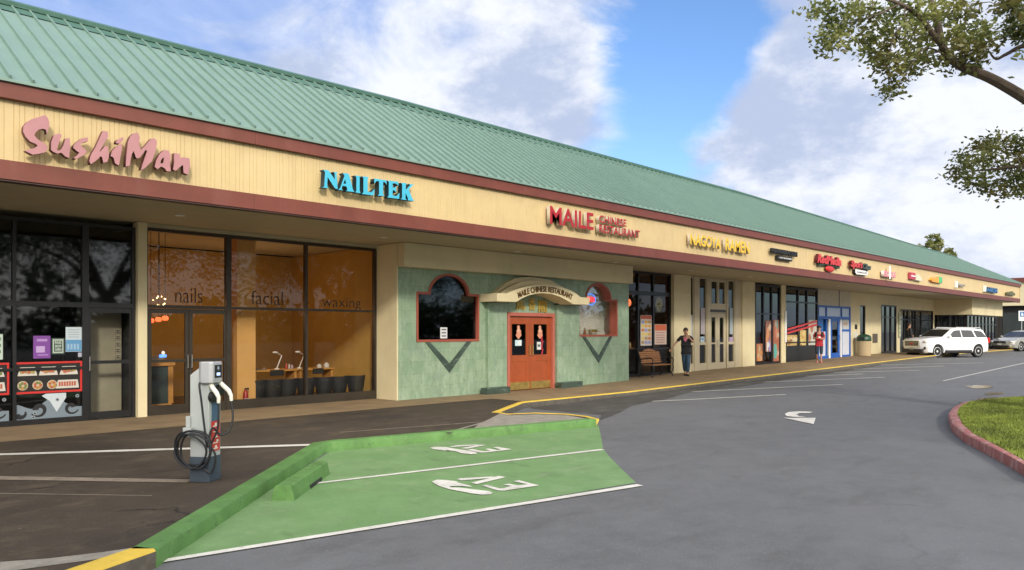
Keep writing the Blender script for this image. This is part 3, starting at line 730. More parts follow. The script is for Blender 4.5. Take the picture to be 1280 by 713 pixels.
def frame(X0, X1, z0, z1, Y, mull=(), rails=(), fm=None, gm=None, fw=.055, dep=.11, extra=(), name='window', panes=True, base=.12, glassy=None, parent=None):
    """a glazed opening: one frame mesh and a pane per cell. rails: (xa, xb, z[, thick])"""
    fm = fm or M_black; gm = gm or M_gtint
    xs = [X0]+list(mull)+[X1]; mb = MB(); y0, y1 = Y-.01, Y+dep-.01
    mb.box(X0, X0+fw, y0, y1, z0, z1, fm).box(X1-fw, X1, y0, y1, z0, z1, fm)
    mb.box(X0+fw, X1-fw, y0+.001, y1-.001, z1-fw, z1, fm).box(X0+fw, X1-fw, y0+.001, y1-.001, z0, z0+base, fm)
    for m_ in mull: mb.box(m_-fw/2, m_+fw/2, y0, y1, z0+base, z1-fw, fm)
    cells = []
    for i in range(len(xs)-1):
        a = xs[i]+(fw if i == 0 else fw/2); b = xs[i+1]-(fw if i == len(xs)-2 else fw/2)
        zs = sorted([z0+base]+[r[2] for r in rails if r[0] <= (a+b)/2 <= r[1]]+[z1-fw])
        for r in rails:
            if r[0] <= (a+b)/2 <= r[1]:
                t = r[3] if len(r) > 3 else fw
                mb.box(a, b, y0+.002, y1-.002, r[2]-t/2, r[2]+t/2, fm)
        for zl, zh in zip(zs, zs[1:]): cells.append((a, b, zl, zh))
    for e in extra: mb.box(*e)
    o = bp(mb.build(name)) if parent is None else mb.build(name, parent)
    if panes:
        for (a, b, zl, zh) in cells:
            yy = Y+.045
            MB().add([(a, yy, zl), (b, yy, zl), (b, yy, zh), (a, yy, zh)], [(0,1,2,3)], gm).build('pane', o)
    return o
def wallbox(X0, X1, Y0, Y1, z0, z1, m=None, name='wall'): return bp(MB().box(X0, X1, Y0, Y1, z0, z1, m or M_cream).build(name))
W = lambda px: sx(px, YW)
ZT = SOF-.01
# --- sushi shop
gz = lambda x: g(x)
xs0 = -11.9
mull = [W(18), W(104.5)]
step = mull[1]-mull[0]
lm = [mull[0]-step*k for k in range(1, 6)][::-1]
frame(xs0, W(107), 0, ZT-.1, YW, [v for v in lm if v > xs0+.3]+[mull[0]], [(xs0, W(107), 2.13, .09), (xs0, W(107), .98, .05)], M_black, M_gdark, base=.1)
o = frame(W(107), W(169), 0, ZT-.1, YW, [], [(W(107), W(169), 2.13, .09)], M_black, M_gdark, base=.02, name='window', panes=False)
MB().add([(W(108.5), YW+.04, 2.17), (W(168), YW+.04, 2.17), (W(168), YW+.04, ZT-.15), (W(108.5), YW+.04, ZT-.15)], [(0,1,2,3)], M_gdark).build('pane', o)
def door(Xa, Xb, z0, z1, Y, fm, gm, st=.07, bot=.2, top=.09, rail=None, handle=True, hside=1, hm=None, name='door'):
    mb = MB(); y0, y1 = Y, Y+.05
    mb.box(Xa, Xa+st, y0, y1, z0, z1, fm).box(Xb-st, Xb, y0, y1, z0, z1, fm).box(Xa+st, Xb-st, y0+.001, y1-.001, z0, z0+bot, fm).box(Xa+st, Xb-st, y0+.001, y1-.001, z1-top, z1, fm)
    if rail: mb.box(Xa+st, Xb-st, y0+.002, y1-.002, rail-.03, rail+.03, fm)
    o = bp(mb.build(name))
    MB().add([(Xa+st, Y+.025, z0+bot), (Xb-st, Y+.025, z0+bot), (Xb-st, Y+.025, z1-top), (Xa+st, Y+.025, z1-top)], [(0,1,2,3)], gm).build('pane', o)
    if handle:
        hx = Xb-st*.5 if hside > 0 else Xa+st*.5; hz = z0+1.02
        MB().tube([(hx, Y, hz-.13), (hx, Y-.05, hz-.13), (hx, Y-.05, hz+.13), (hx, Y, hz+.13)], .011, hm or M_chrome, 8).build('handle', o)
    return o
door(W(109), W(167.5), .03, 2.08, YW+.02, M_black, M_gclear, bot=.12, rail=1.07, hside=-1)
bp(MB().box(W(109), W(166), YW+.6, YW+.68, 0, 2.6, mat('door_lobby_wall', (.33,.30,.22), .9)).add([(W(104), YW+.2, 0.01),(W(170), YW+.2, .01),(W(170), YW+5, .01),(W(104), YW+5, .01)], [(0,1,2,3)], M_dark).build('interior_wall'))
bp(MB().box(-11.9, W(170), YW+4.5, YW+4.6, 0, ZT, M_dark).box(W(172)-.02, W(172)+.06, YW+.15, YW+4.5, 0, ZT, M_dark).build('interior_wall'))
# --- column
wallbox(W(169.5), W(181), YW-.12, YW+.14, -.2, ZT, name='column')
# --- nail salon
xa, xb = W(181), W(470.5)
frame(xa, W(286), 0, ZT-.08, YW, [], [(xa, W(286), 2.13, .06)], M_bronze, M_gclear, base=.02, panes=False)
o = bpy.data.objects[-1] if False else None
nw = frame(W(286), xb, 0, ZT-.08, YW, [W(383.3)], [(W(286), xb, 2.13, .05)], M_bronze, M_gclear, base=.2)
tw = bp(MB().add([(xa+.05, YW+.04, 2.17), (W(284.5), YW+.04, 2.17), (W(284.5), YW+.04, ZT-.14), (xa+.05, YW+.04, ZT-.14)], [(0,1,2,3)], M_gclear).build('pane'))
xm = (W(181.5)+W(285))/2+.02
door(xa+.06, xm-.006, .02, 2.09, YW+.01, M_bronze, M_gclear, rail=1.06, hside=1, bot=.17)
door(xm+.006, W(284.5), .02, 2.09, YW+.01, M_bronze, M_gclear, rail=1.06, hside=-1, bot=.17)
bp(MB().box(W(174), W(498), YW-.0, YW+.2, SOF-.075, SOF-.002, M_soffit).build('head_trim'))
NB = YW+4.2
bp(MB().box(W(176), sx(540, YW), NB, NB+.1, 0, ZT, M_orange).box(xb+.12, xb+.2, YW+.13, NB, 0, ZT, M_orange)
   .box(W(173)+.06, W(173)+.10, YW+.15, NB, 0, ZT, M_orange).build('interior_wall'))
bp(MB().box(sx(291, YW+.55), sx(314, YW+.55), YW+.35, YW+.75, 0, ZT, M_orange2).build('interior_pillar'))
for word, p0, p1, zc in (('nails', 220, 254, 0), ('facial', 315, 354.5, 0), ('waxing', 403.6, 452, 0)):
    z0 = 2.22; asc = .30
    o = text_plate('lettering', word, BLD, W(p0), W(p1), z0 if word not in ('waxing',) else z0-.09, z0+asc*(1 if word != 'waxing' else .72), YW+.028, .004, cm((.035,.022,.015)), offset=-.01)
    o.matrix_parent_inverse = Matrix.Translation((0, -YW, 0))
    if word == 'nails': pass
# --- pier and green slate front
XG0, XG1 = sx(498, YG), sx(786, YG)
wallbox(xb, XG0, YG+.01, YW+.14, -.2, ZT, name='wall')
def arch(x0, x1, zs, top, n=14, xa=None, xb=None):
    xa = xa if xa is not None else x0; xb = xb if xb is not None else x1
    return [(xa+(xb-xa)*(1-cos(pi*k/n))/2, zs+(top-zs)*sin(pi*k/n)) for k in range(n+1)]
def winloop(x0, x1, z0, zs, a0, a1, top, gr=0.):
    L_ = [(x0-gr, z0-gr), (x1+gr, z0-gr), (x1+gr, zs+gr)]
    ar = arch(0, 0, zs+gr, top+gr, 16, a0-gr, a1+gr)[::-1]
    return L_+ar+[(x0-gr, zs+gr)]
g_ = lambda px: sx(px, YG)
LW = dict(x0=g_(522), x1=g_(597), z0=zat(522,425.5,YG), zs=zat(522,367,YG), a0=g_(537), a1=g_(585), top=zat(560,344.5,YG))
RW = dict(x0=g_(722), x1=g_(770.5), z0=zat(722,420.5,YG)+.03, zs=zat(770,376.5,YG), a0=g_(732.5), a1=g_(763), top=zat(747,355.5,YG))
DX0, DX1, DZ = g_(634.5), g_(692), 2.13
outer = [(XG0, -.2), (DX0, -.2), (DX0, DZ), (DX1, DZ), (DX1, -.2), (XG1, -.2), (XG1, ZT-.02), (XG0, ZT-.02)]
gw = bp(facade_plate('wall', None, [outer, winloop(**LW), winloop(**RW)], YG, .28, M_tile))
bp(MB().box(XG1-.1, XG1, YG+.281, YW+.14, -.2, ZT-.02, M_tile).build('wall'))
for q, gm in ((LW, M_gdark), (RW, glass('display_glass', (.93,.93,.9), .3))):
    fr_ = bp(facade_plate('window', None, [winloop(**q, gr=.045), winloop(**q, gr=-.012)], YG-.02, .29, M_windred))
    pl = facade_plate('pane', fr_, [winloop(**q, gr=-.013)], YG+(.06 if q is LW else .2), .006, gm)
    V0, V1 = (g_(532), g_(588)) if q is LW else (g_(728), g_(764.5)); vx = g_(561.5) if q is LW else g_(748)
    vz = zat(561, 466, YG) if q is LW else zat(748, 454, YG); zt = q['z0']-.05; t_ = .13
    v = [(V0-.02, zt), (V0+t_, zt), (vx, vz+t_*1.75), (V1-t_, zt), (V1+.02, zt), (vx, vz)]
    bp(MB().prism(v, YG-.022, YG-.001, M_marble).build('stone_inlay'))
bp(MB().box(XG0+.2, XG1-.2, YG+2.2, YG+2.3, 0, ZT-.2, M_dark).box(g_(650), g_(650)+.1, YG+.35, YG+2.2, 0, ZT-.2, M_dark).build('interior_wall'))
bp(MB().box(g_(712), g_(785), YG+.62, YG+.67, .3, 3.3, M_white).box(g_(716), g_(782), YG+.22, YG+.62, RW['z0']-.06, RW['z0']-.02, M_white).build('interior_wall'))
# header box over the slate front
xh0, xh1 = sx(505.5, YB), sx(791.3, YB)
bp(MB().box(xh0, xh1, YB, YG-.002, 3.17, ZT, M_cream).build('header_box', bevel=.006))
# pilasters, bases, canopy
for a, b in ((607, 630.5), (693.5, 721)):
    bp(MB().box(g_(a), g_(b), YG-.10, YG-.003, 0, 2.44, M_tile).box(g_(a)-.04, g_(b)+.04, YG-.14, YG-.004, 2.40, 2.47, M_marble).build('pilaster'))
for a, b in ((609, 638), (702.5, 728.5)):
    bp(MB().box(sx(a, YG-.34), sx(b, YG-.34), YG-.34, YG-.101, 0, .17, M_marble).build('plinth', bevel=.006))
YC2 = 13.97; c2 = lambda zx, zy: (sx(600+zx/4.456, YC2), zat(600+zx/4.456, 340+zy/4.456, YC2))
bot = [(95,167),(203,168),(235,148),(270,132),(310,122),(350,119),(400,124),(445,139),(485,160),(517,182),(608,181)]
topp = [(612,142),(562,138),(535,120),(505,103),(465,88),(420,78),(370,71),(320,72),(270,79),(225,91),(180,107),(150,122),(95,121)]
xl, zl = c2(95, 165); zl = (c2(95,167)[1]+c2(608,181)[1])/2
fpoly = [c2(*p) for p in bot+topp]
for i in (0, 1): fpoly[i] = (fpoly[i][0], zl)
for i in (9, 10): fpoly[i] = (fpoly[i][0], zl)
ztw = (fpoly[11][1]+fpoly[-1][1])/2
for i in (11, 12, -1, -2): fpoly[i] = (fpoly[i][0], ztw)
cx_ = (fpoly[0][0]+fpoly[10][0])/2; 
cn = MB().prism(fpoly, YC2, YC2+.17, M_cream)
def tier(up, sc_, y0, y1):
    tp = [(cx_+(x-cx_)*sc_, z+up if z > ztw+.02 else z) for x, z in fpoly[11:]]
    tp = [p for p in tp]
    bt = fpoly[0:11]
    return [(p[0], p[1]+.03) for p in bt[1:10]] and [(bt[0][0], bt[0][1])]+[(p[0], p[1]) for p in bt[1:10]]+[bt[10]]+[(min(p[0], bt[10][0]), p[1]) for p in tp if True]
for up, y0, y1 in ((.0, 14.1405, 14.23), (.12, 14.2305, 14.33), (.05, 14.3305, 14.44), (.23, 14.4405, YG-.002)):
    p = [(x, z) for x, z in fpoly[:11]]
    for (x, z) in fpoly[11:]:
        k = min(1, max(0, (z-ztw)/.35)); p.append((x-(.04*k if up else 0), z+up*min(1, k*1.6)-(.20 if up == 0. else (.12 if up == .05 else 0))*k))
    cn.prism(p, y0, y1, M_cream)
canopy = bp(cn.build('canopy', bevel=.006))
# curved wording on the canopy and the gold characters
arc_b = [fpoly[i] for i in range(1, 10)]; arc_t = [fpoly[i] for i in range(13, 23)][::-1]
def onarc(pl, x):
    for (a, b), (c, d_) in zip(pl, pl[1:]):
        if a <= x <= c: return b+(d_-b)*(x-a)/(c-a)
    return pl[0][1] if x < pl[0][0] else pl[-1][1]
body = 'MAILE CHINESE RESTAURANT'
xa_, xb_ = sx(647, YC2), sx(715, YC2); full = text_mesh(body, .012, 0, .05); fx = [v.co.x for v in full.vertices]; A0, B0 = min(fx), max(fx)
hh = .155; arc_sign = bp(facade_plate('lettering', None, [[(0,0),(.01,0),(.01,.01)]], YC2-.02, .004, M_bronzetext)); bpy.data.objects.remove(arc_sign)
vs_all = MB()
for i, ch in enumerate(body):
    if ch == ' ': continue
    pre = text_mesh(body[:i+1], .012, 0, .05); own = text_mesh(ch, .012, 0, .05); dx = max(v.co.x for v in pre.vertices)-max(v.co.x for v in own.vertices)
    xc = (min(v.co.x for v in own.vertices)+max(v.co.x for v in own.vertices))/2
    X = xa_+(xb_-xa_)*((xc+dx-A0)/(B0-A0)); zm = (onarc(arc_b, X)+onarc(arc_t, X))/2
    zq = (onarc(arc_b, X+.1)+onarc(arc_t, X+.1))/2; an = atan2(zq-zm, .1)*.9; k = (xb_-xa_)/(B0-A0)
    vv = [(X+((v.co.x-xc)*k)*cos(an)-((v.co.y-.36)*hh/.72)*sin(an), YC2-.001-(.022 if v.co.z > 0 else 0), zm+((v.co.x-xc)*k)*sin(an)+((v.co.y-.36)*hh/.72)*cos(an)) for v in own.vertices]
    vs_all.add(vv, [tuple(p.vertices) for p in own.polygons], M_bronzetext)
cl_ = vs_all.build('lettering', BLD); cl_.matrix_parent_inverse = Matrix.Translation((0, -YW, 0))
for k, (ch, a, b) in enumerate((('馬', 644.0, 655.5), ('香', 660.0, 668.5), ('閣', 672.5, 682.5))):
    o = text_plate('lettering', ch, BLD, g_(a), g_(b), zat((a+b)/2, (387.5, 388, 391)[k], YG), zat((a+b)/2, (376.5, 372.5, 376)[k], YG), YG-.04, .038, M_gold, M_gold, offset=.006)
    if o: o.matrix_parent_inverse = Matrix.Translation((0, -YW, 0))
# red doors
yd = YG+.05
bp(MB().box(DX0-.03, DX0+.07, YG-.03, YG+.2, 0, DZ+.03, M_pink).box(DX1-.07, DX1+.03, YG-.03, YG+.2, 0, DZ+.03, M_pink).box(DX0+.07, DX1-.07, YG-.029, YG+.199, DZ-.07, DZ+.029, M_pink).build('door_frame', bevel=.004))
dm = (DX0+DX1)/2
for s_ in (-1, 1):
    a, b = (DX0+.07, dm-.003) if s_ < 0 else (dm+.003, DX1-.07); z0, z1 = .02, DZ-.075
    wst = .15; gl0, gl1 = a+wst, b-wst; zg0, zg1 = .98, 1.84
    mb = MB().box(a, gl0, yd, yd+.05, z0, z1, M_doorred).box(gl1, b, yd, yd+.05, z0, z1, M_doorred).box(gl0, gl1, yd+.001, yd+.049, zg1, z1, M_doorred).box(gl0, gl1, yd+.001, yd+.049, .80, zg0, M_doorred)
    mb.box(gl0, gl1, yd+.012, yd+.040, .30, .80, M_doorred).box(gl0, gl1, yd+.001, yd+.049, z0, .30, M_doorred)
    dr = bp(mb.build('door', bevel=.005))
    MB().add([(gl0, yd+.03, zg0), (gl1, yd+.03, zg0), (gl1, yd+.03, zg1), (gl0, yd+.03, zg1)], [(0,1,2,3)], M_gtint).build('pane', dr)
    MB().box(a+.02, b-.02, yd-.005, yd-.001, .03, .235, M_brass).build('kick_plate', dr)
    hx = b-.06 if s_ < 0 else a+.06
    MB().tube([(hx, yd, .98), (hx, yd-.06, .98), (hx, yd-.06, 1.26), (hx, yd, 1.26)], .014, M_brass, 8).build('handle', dr)
    # paper ornament: gourd silhouette on the glass
    xc = (gl0+gl1)/2; pts_ = []
    for k in range(28):
        t = 2*pi*k/28; z = cos(t); r = .085+.025*cos(3*t+.4)+.02*cos(9*t); pts_.append((xc+sin(t)*r*1.05, 1.62+z*.19+.0*r))
    o = MB().prism(pts_, yd+.020, yd+.024, cm((.62,.27,.17))).build('door_ornament')
    MB().ell((xc, yd+.0185, 1.68), (.045, .004, .07), cm((.68,.42,.30))).build('ornament_center', o)
    tag(o, 'peach paper cutout on the glass of the %s red restaurant door' % ('left' if s_ < 0 else 'right'), 'ornament', 'paper cutouts on the red doors')
    if s_ < 0:
        p = box('notice', None, xc-.14, xc+.12, yd+.020, yd+.024, 1.24, 1.40, cm((.52,.66,.74)))
        box('print', p, xc-.02, xc+.10, yd+.018, yd+.0195, 1.26, 1.38, cm((.72,.74,.72))); tag(p, 'pale blue and white notice low on the left red door glass', 'notice')
    else:
        p = box('notice', None, xc-.13, xc+.04, yd+.020, yd+.024, 1.12, 1.34, cm((.60,.62,.60)))
        box('print', p, xc-.10, xc+.01, yd+.018, yd+.0195, 1.20, 1.27, cm((.10,.12,.13))); tag(p, 'grey card sign with dark print on the right red door glass', 'notice')
        mb = MB()
        for q in range(7): mb.box(-.02, .02, yd+.0205, yd+.0245, -.05, .05, cm((.55,.04,.06)), Matrix.Translation((xc+.09+.02*sin(q*2), 0, 1.02+q*.075)) @ Matrix.Rotation(.5, 4, 'Y'))
        tag(mb.build('banner'), 'thin crimson streamer hanging inside the right red door', 'banner')
p = box('notice', None, g_(552), g_(560.5), YG+.045, YG+.052, zat(555, 423.3, YG), zat(555, 409.5, YG), cm((.62,.63,.64)))
for k in range(3): box('print', p, g_(553.5), g_(559), YG+.042, YG+.0445, zat(555, 421-k*4, YG), zat(555, 419.4-k*4, YG), cm((.09,.09,.10)))
tag(p, 'small white notice in the lower middle of the dark arched window', 'notice')

# --- ramen front
def rail(a, b, z, t=.055): return (a, b, z, t)
xa, xb = XG1+.02, W(838.5); gb = g(21)
m1, m2 = W(798), W(817)
rw = frame(xa-.3, xb, gb, ZT, YW, [m1, m2], [rail(xa-.3, xb, 2.98, .14), rail(m1, xb, 1.02, .05), rail(xa-.3, m1, 1.02, .03)], M_black, M_gclear, fw=.07, base=.1)
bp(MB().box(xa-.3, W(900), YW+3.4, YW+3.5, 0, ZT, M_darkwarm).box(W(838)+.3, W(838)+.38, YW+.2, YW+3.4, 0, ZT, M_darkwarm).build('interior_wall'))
wallbox(xb, W(859.5), YW-.14, YW+.14, -.1, ZT, name='column')
# --- beige framed restaurant front with narrow lights
xa, xb = W(859.5), W(925.5); gb = g(25)
cells = [(859.5, 866.5), (874.5, 882.5), (910.5, 917.5)]
dx0, dx1 = W(887), W(908)
mbf = []; X = [W(a) for c in cells for a in c]
def lightcol(a, b):
    o = frame(a-.05, b+.05, gb, ZT, YW+.005, [], [rail(a-.1, b+.1, 1.16, .10), ], M_beigeframe, M_gtint, fw=.05, base=.30)
    return o
lightcol(X[0]+.05, X[1]); lightcol(X[2], X[3]); lightcol(X[4], X[5])
for a, b in ((X[1]+.05, X[2]-.05), (X[3]+.05, dx0), (dx1, X[4]-.05), (X[5]+.05, xb)): bp(MB().box(a, b, YW-.03, YW+.14, -.1, ZT, M_beigeframe).build('mullion_panel'))
bp(MB().box(dx0, dx1, YW-.0, YW+.12, 2.36, 2.64, M_beigeframe).box(dx0+.05, dx1-.05, YW-.02, YW-.001, 2.40, 2.50, M_bronze).build('transom'))
frame(dx0, dx1, 2.645, ZT, YW, [(dx0+dx1)/2], [], M_beigeframe, M_gtint, fw=.13, base=.10)
dmid = (dx0+dx1)/2
for a, b, h in ((dx0+.02, dmid-.003, 1), (dmid+.003, dx1-.02, -1)): door(a, b, gb+.02, 2.35, YW+.02, M_beigeframe, M_gtint, st=.16, bot=.28, top=.16, rail=1.16, hside=h)
wallbox(xb, W(941), YW-.10, YW+.14, -.1, ZT, name='column')
bp(MB().box(W(859), W(941), YW+3, YW+3.1, 0, ZT, M_darkwarm).build('interior_wall'))
# --- dark front, two parts with a thin cream post
xa, xb = W(941), W(975.5); gb = g(29)
frame(xa, xb, gb, ZT-.05, YW, [W(944.5), W(954.5), W(965)], [rail(xa, xb, 2.4, .05)], M_black, M_gtint, fw=.085, base=.12)
wallbox(xb, W(981), YW-.05, YW+.14, -.1, ZT, name='column')
xa, xb = W(981), W(1022.5); gb = g(34)
frame(xa, xb, gb, ZT-.05, YW, [W(998), W(1009)], [rail(xa, xb, 3.0, .06), rail(xa, xb, 1.12, .05)], M_black, M_gtint, fw=.09, base=.75)
bp(MB().box(W(941), W(1022), YW+3, YW+3.1, 0, ZT, M_darkwarm).box(W(1022), W(1022)+.1, YW+.2, YW+3, 0, ZT, M_darkwarm).build('interior_wall'))
# --- blue and white shop
xa, xb = W(1022.5), W(1063); gb = g(38); zb = zat(1022.5, 381.5, YW)
wallbox(xa, xb, YW+.0, YW+.14, zb, ZT, M_beige)
bp(MB().box(W(1048.5), W(1048.5)+.09, YW-.01, YW-.001, zb, ZT, M_bronze).build('wall_joint'))
MBl = MB(); bx0 = xa; bm = [W(1033), W(1052)]
zt = zb; zmid = zat(1022.5, 397, YW)
bf = frame(xa, xb, gb, zb, YW-.01, [bm[0], bm[1]], [rail(xa, xb, zmid, .14)], M_blue, cm((.50,.56,.66), .3), fw=.10, base=.14, panes=False)
for a, b in zip([xa]+bm, bm+[xb]):
    box('panel', bf, a+.06, b-.06, YW+.03, YW+.05, zmid+.07, zb-.10, cm((.42,.50,.66), .35))
box('panel', bf, xa+.10, bm[0]-.3, YW+.03, YW+.05, gb+.9, zmid-.07, cm((.02,.12,.35)))
box('panel', bf, xa+.10, bm[0]-.05, YW+.029, YW+.049, gb+.14, gb+1.35, cm((.55,.58,.66)))
box('panel', bf, bm[1]+.05, xb-.1, YW+.03, YW+.05, gb+.14, gb+1.38, cm((.55,.58,.66)))
box('panel', bf, bm[1]+.05, xb-.1, YW+.029, YW+.049, gb+1.45, zmid-.07, cm((.50,.50,.48)))
box('print', bf, bm[1]+.25, xb-.35, YW+.025, YW+.0285, gb+1.8, zmid-.35, cm((.45,.30,.20)))
box('rail', bf, bm[1]+.05, xb-.1, YW+.0, YW+.028, gb+1.36, gb+1.47, M_blue)
for a, b in ((1035.5, 1037.5), (1050, 1051.5)): bp(MB().box(W(a), W(b), YW-.03, YW+.04, gb, zmid-.07, M_white).build('door_post'))
door(W(1038), W(1049.5), gb+.02, zmid-.08, YW-.005, M_blue, M_gtint, st=.20, bot=.25, hside=1)
box('poster', None, 0, 0.001, 0, 0.001, 0, .001, M_white) if False else None
# --- cream wall with a slot window, step, glass door, window range
xa = xb; xs1 = W(1101.5)
ZR = 3.0
xw0, xw1 = W(1075), W(1082)
wallbox(xa, xw0, YW, YW+.2, 0, ZT); wallbox(xw1, xs1, YW+.002, YW+.2, 0, ZT); wallbox(xw0, xw1, YW+.001, YW+.2, 0, 1.2); wallbox(xw0, xw1, YW+.001, YW+.2, 3.05, ZT)
frame(xw0, xw1, 1.2, 3.05, YW+.03, [], [], M_black, M_gtint, fw=.06, base=.06)
tag(MB().box(W(1068.5), W(1071), YW-.03, YW-.002, 1.75, 2.0, M_blk).build('meter_box'), 'small black wall box beside the slot window of the cream wall', 'wall box')
box('print', None, W(1067.5), W(1072), YW-.01, YW-.003, 1.2, 1.62, cm((.62,.60,.52)))
tag(bpy.data.objects['print'] if False else [o for o in bpy.data.objects if o.name.startswith('print') and not o.parent][0], 'pale paper notice under the small black wall box', 'notice')
[o for o in bpy.data.objects if o.name.startswith('print') and not o.parent][0].name = 'notice'
tag(MB().box(W(1090.5), W(1096), YW-.05, YW-.002, 1.0, 1.5, mat('vent_brown', (.10,.085,.06), .6)).build('wall_vent', bevel=.01), 'square brown louvre box low on the cream wall', 'vent')
xd1 = W(1120.5); gb = g(47)
frame(xs1, xd1, gb, zat(1101.5, 381, YW), YW, [W(1107.5), W(1114)], [rail(xs1, xd1, 2.45, .06)], M_black, M_gtint, fw=.09, base=.12)
wallbox(xs1, xd1, YW, YW+.2, zat(1101.5, 381, YW), ZT)
xr0, xr1 = W(1125), W(1166.5); zr0 = zat(1125, 386.5, YW)
wallbox(xd1, xr0, YW, YW+.2, 0, ZT); wallbox(xr0, xr1, YW+.001, YW+.2, zr0, ZT)
ms = [W(p) for p in (1131, 1135.5, 1141.5, 1145, 1152)]
frame(xr0, xr1, gb, zr0, YW+.01, ms, [rail(xr0, xr1, 2.35, .05)], M_black, M_gtint, fw=.08, base=.2)
xbx = W(1168); wallbox(xr1, xbx, YW, YW+.2, 0, ZT)
bp(MB().box(xs1, xbx, YW+2.4, YW+2.5, 0, ZT, M_beige).build('interior_wall'))
# vertical sign boards
o = MB().box(W(1122.3), W(1124.8), YW-.06, YW-.01, gb+.9, 2.75, cm((.30,.34,.26))).build('board_sign'); tag(o, 'narrow upright grey green board on the wall by the glass door', 'sign')
for k in range(6): box('print', o, W(1122.8), W(1124.3), YW-.066, YW-.061, gb+1.0+k*.26, gb+1.14+k*.26, cm((.60,.55,.32)))
# projecting corner box of the last shop
YP = 13.2; xe = X1B-.25; zbx = 2.72
bp(MB().box(xbx, xe, YP, YW+.4, zbx, ZT, M_cream).build('corner_box'))
gb = g(60)
bp(MB().box(xbx+.5, xe, YW+.2, YW+.3, 0, zbx, M_dark).build('interior_wall'))
f1 = frame(xbx+.25, xe-.1, gb, zbx, YP+.35, [xbx+.25+.95*k for k in range(1, 9)], [rail(xbx, xe, 2.1, .05)], M_black, M_gtint, fw=.08, base=.2)
mb = MB(); fm = M_black
for k in range(5): y = YP+.5+.46*k; mb.box(xbx+.27, xbx+.36, y-.03, y+.03, gb, zbx, fm)
mb.box(xbx+.27, xbx+.36, YP+.5, YW, gb, gb+.2, fm)
sw_ = bp(mb.build('window')); MB().add([(xbx+.3, YP+.5, gb+.2), (xbx+.3, YW, gb+.2), (xbx+.3, YW, zbx), (xbx+.3, YP+.5, zbx)], [(0,1,2,3)], M_gtint).build('pane', sw_)
rnd = random.Random(21)
for k in range(7):     # pale posts / blinds seen in the corner shop
    x = xbx+1.0+k*1.15
    tag(box('display_stand', None, x, x+.22, YP+.9, YP+1.0, gb+.0, 1.6+.35*rnd.random(), cm((.50,.45,.33))), ('first','second','third','fourth','fifth','sixth','seventh')[k]+' pale board from the left behind the corner shop glass', 'display', 'pale boards in the corner shop window')

# ------------------------------------------------------------------ fascia signs
FS = lambda px: sx(px, YF-.02)
def sign(label, cat='sign', name='sign'): return empty(name, (0, 0, 0), 0, label, cat)
s1 = sign('dusty pink brush script SushiMan letters at the left end of the fascia', 'sign', 'shop_sign')
YS = YF-.16
def traced(parent, polys, ox, oy, sc_, yfront, depth, m, ms):
    for i, lp in enumerate(polys):
        loops = lp if isinstance(lp[0][0], tuple) else [lp]
        L2 = [[(sx(ox+x/sc_, yfront), zat(ox+x/sc_, oy+y/sc_, yfront)) for x, y in q] for q in loops]
        facade_plate('letter', parent, L2, yfront, depth, m, ms)
SUSHI = [
 [(150,66),(180,56),(205,50),(222,70),(232,98),(232,130),(214,182),(208,152),(185,145),(158,152),(138,170),(128,190),(148,216),(185,240),(212,258),(222,276),(215,295),(200,310),(150,322),(115,326),(62,298),(90,290),(130,280),(152,264),(140,252),(100,235),(66,200),(50,165),(52,130),(75,98),(110,78)],
 [(262,192),(290,180),(312,180),(318,196),(300,240),(285,288),(292,300),(312,290),(330,262),(345,212),(374,210),(378,250),(370,350),(340,336),(325,320),(312,312),(290,318),(262,308),(243,292),(245,240)],
 [(455,212),(500,205),(502,232),(470,240),(448,252),(455,266),(480,288),(495,305),(470,330),(420,356),(400,350),(425,330),(440,312),(420,298),(398,278),(402,258),(425,235)],
 [(605,160),(640,165),(642,200),(605,258),(578,312),(602,285),(622,264),(642,270),(647,340),(635,376),(607,382),(600,345),(590,335),(560,366),(520,392),(510,370),(520,330),(558,265)],
 [[(700,268),(738,248),(737,290),(716,402),(690,386),(678,345),(658,335),(668,300)]][0],
 [(702,222),(742,203),(751,218),(722,250),(694,245)],
 [(815,178),(850,172),(862,205),(855,250),(868,292),(900,262),(940,214),(966,213),(982,235),(970,300),(948,370),(890,426),(868,432),(885,380),(912,300),(902,292),(862,348),(838,352),(818,300),(805,325),(790,404),(763,408),(768,330),(778,240),(795,200)],
 [[(1030,293),(1062,298),(1077,330),(1072,400),(1077,440),(1050,442),(1034,420),(1010,408),(985,427),(966,410),(974,370),(1000,320)], [(1024,345),(1030,352),(1024,385),(1004,387),(1008,365)]],
 [(1100,314),(1140,320),(1142,348),(1165,343),(1207,352),(1212,400),(1197,466),(1166,452),(1162,396),(1140,412),(1112,438),(1093,430),(1100,380)]]
traced(s1, SUSHI, 20, 135, 5.565, YS, .10, M_pinkface, M_pinkside)
s2 = sign('turquoise serif NAILTEK letters with dark sides on the cream fascia', 'sign', 'shop_sign')
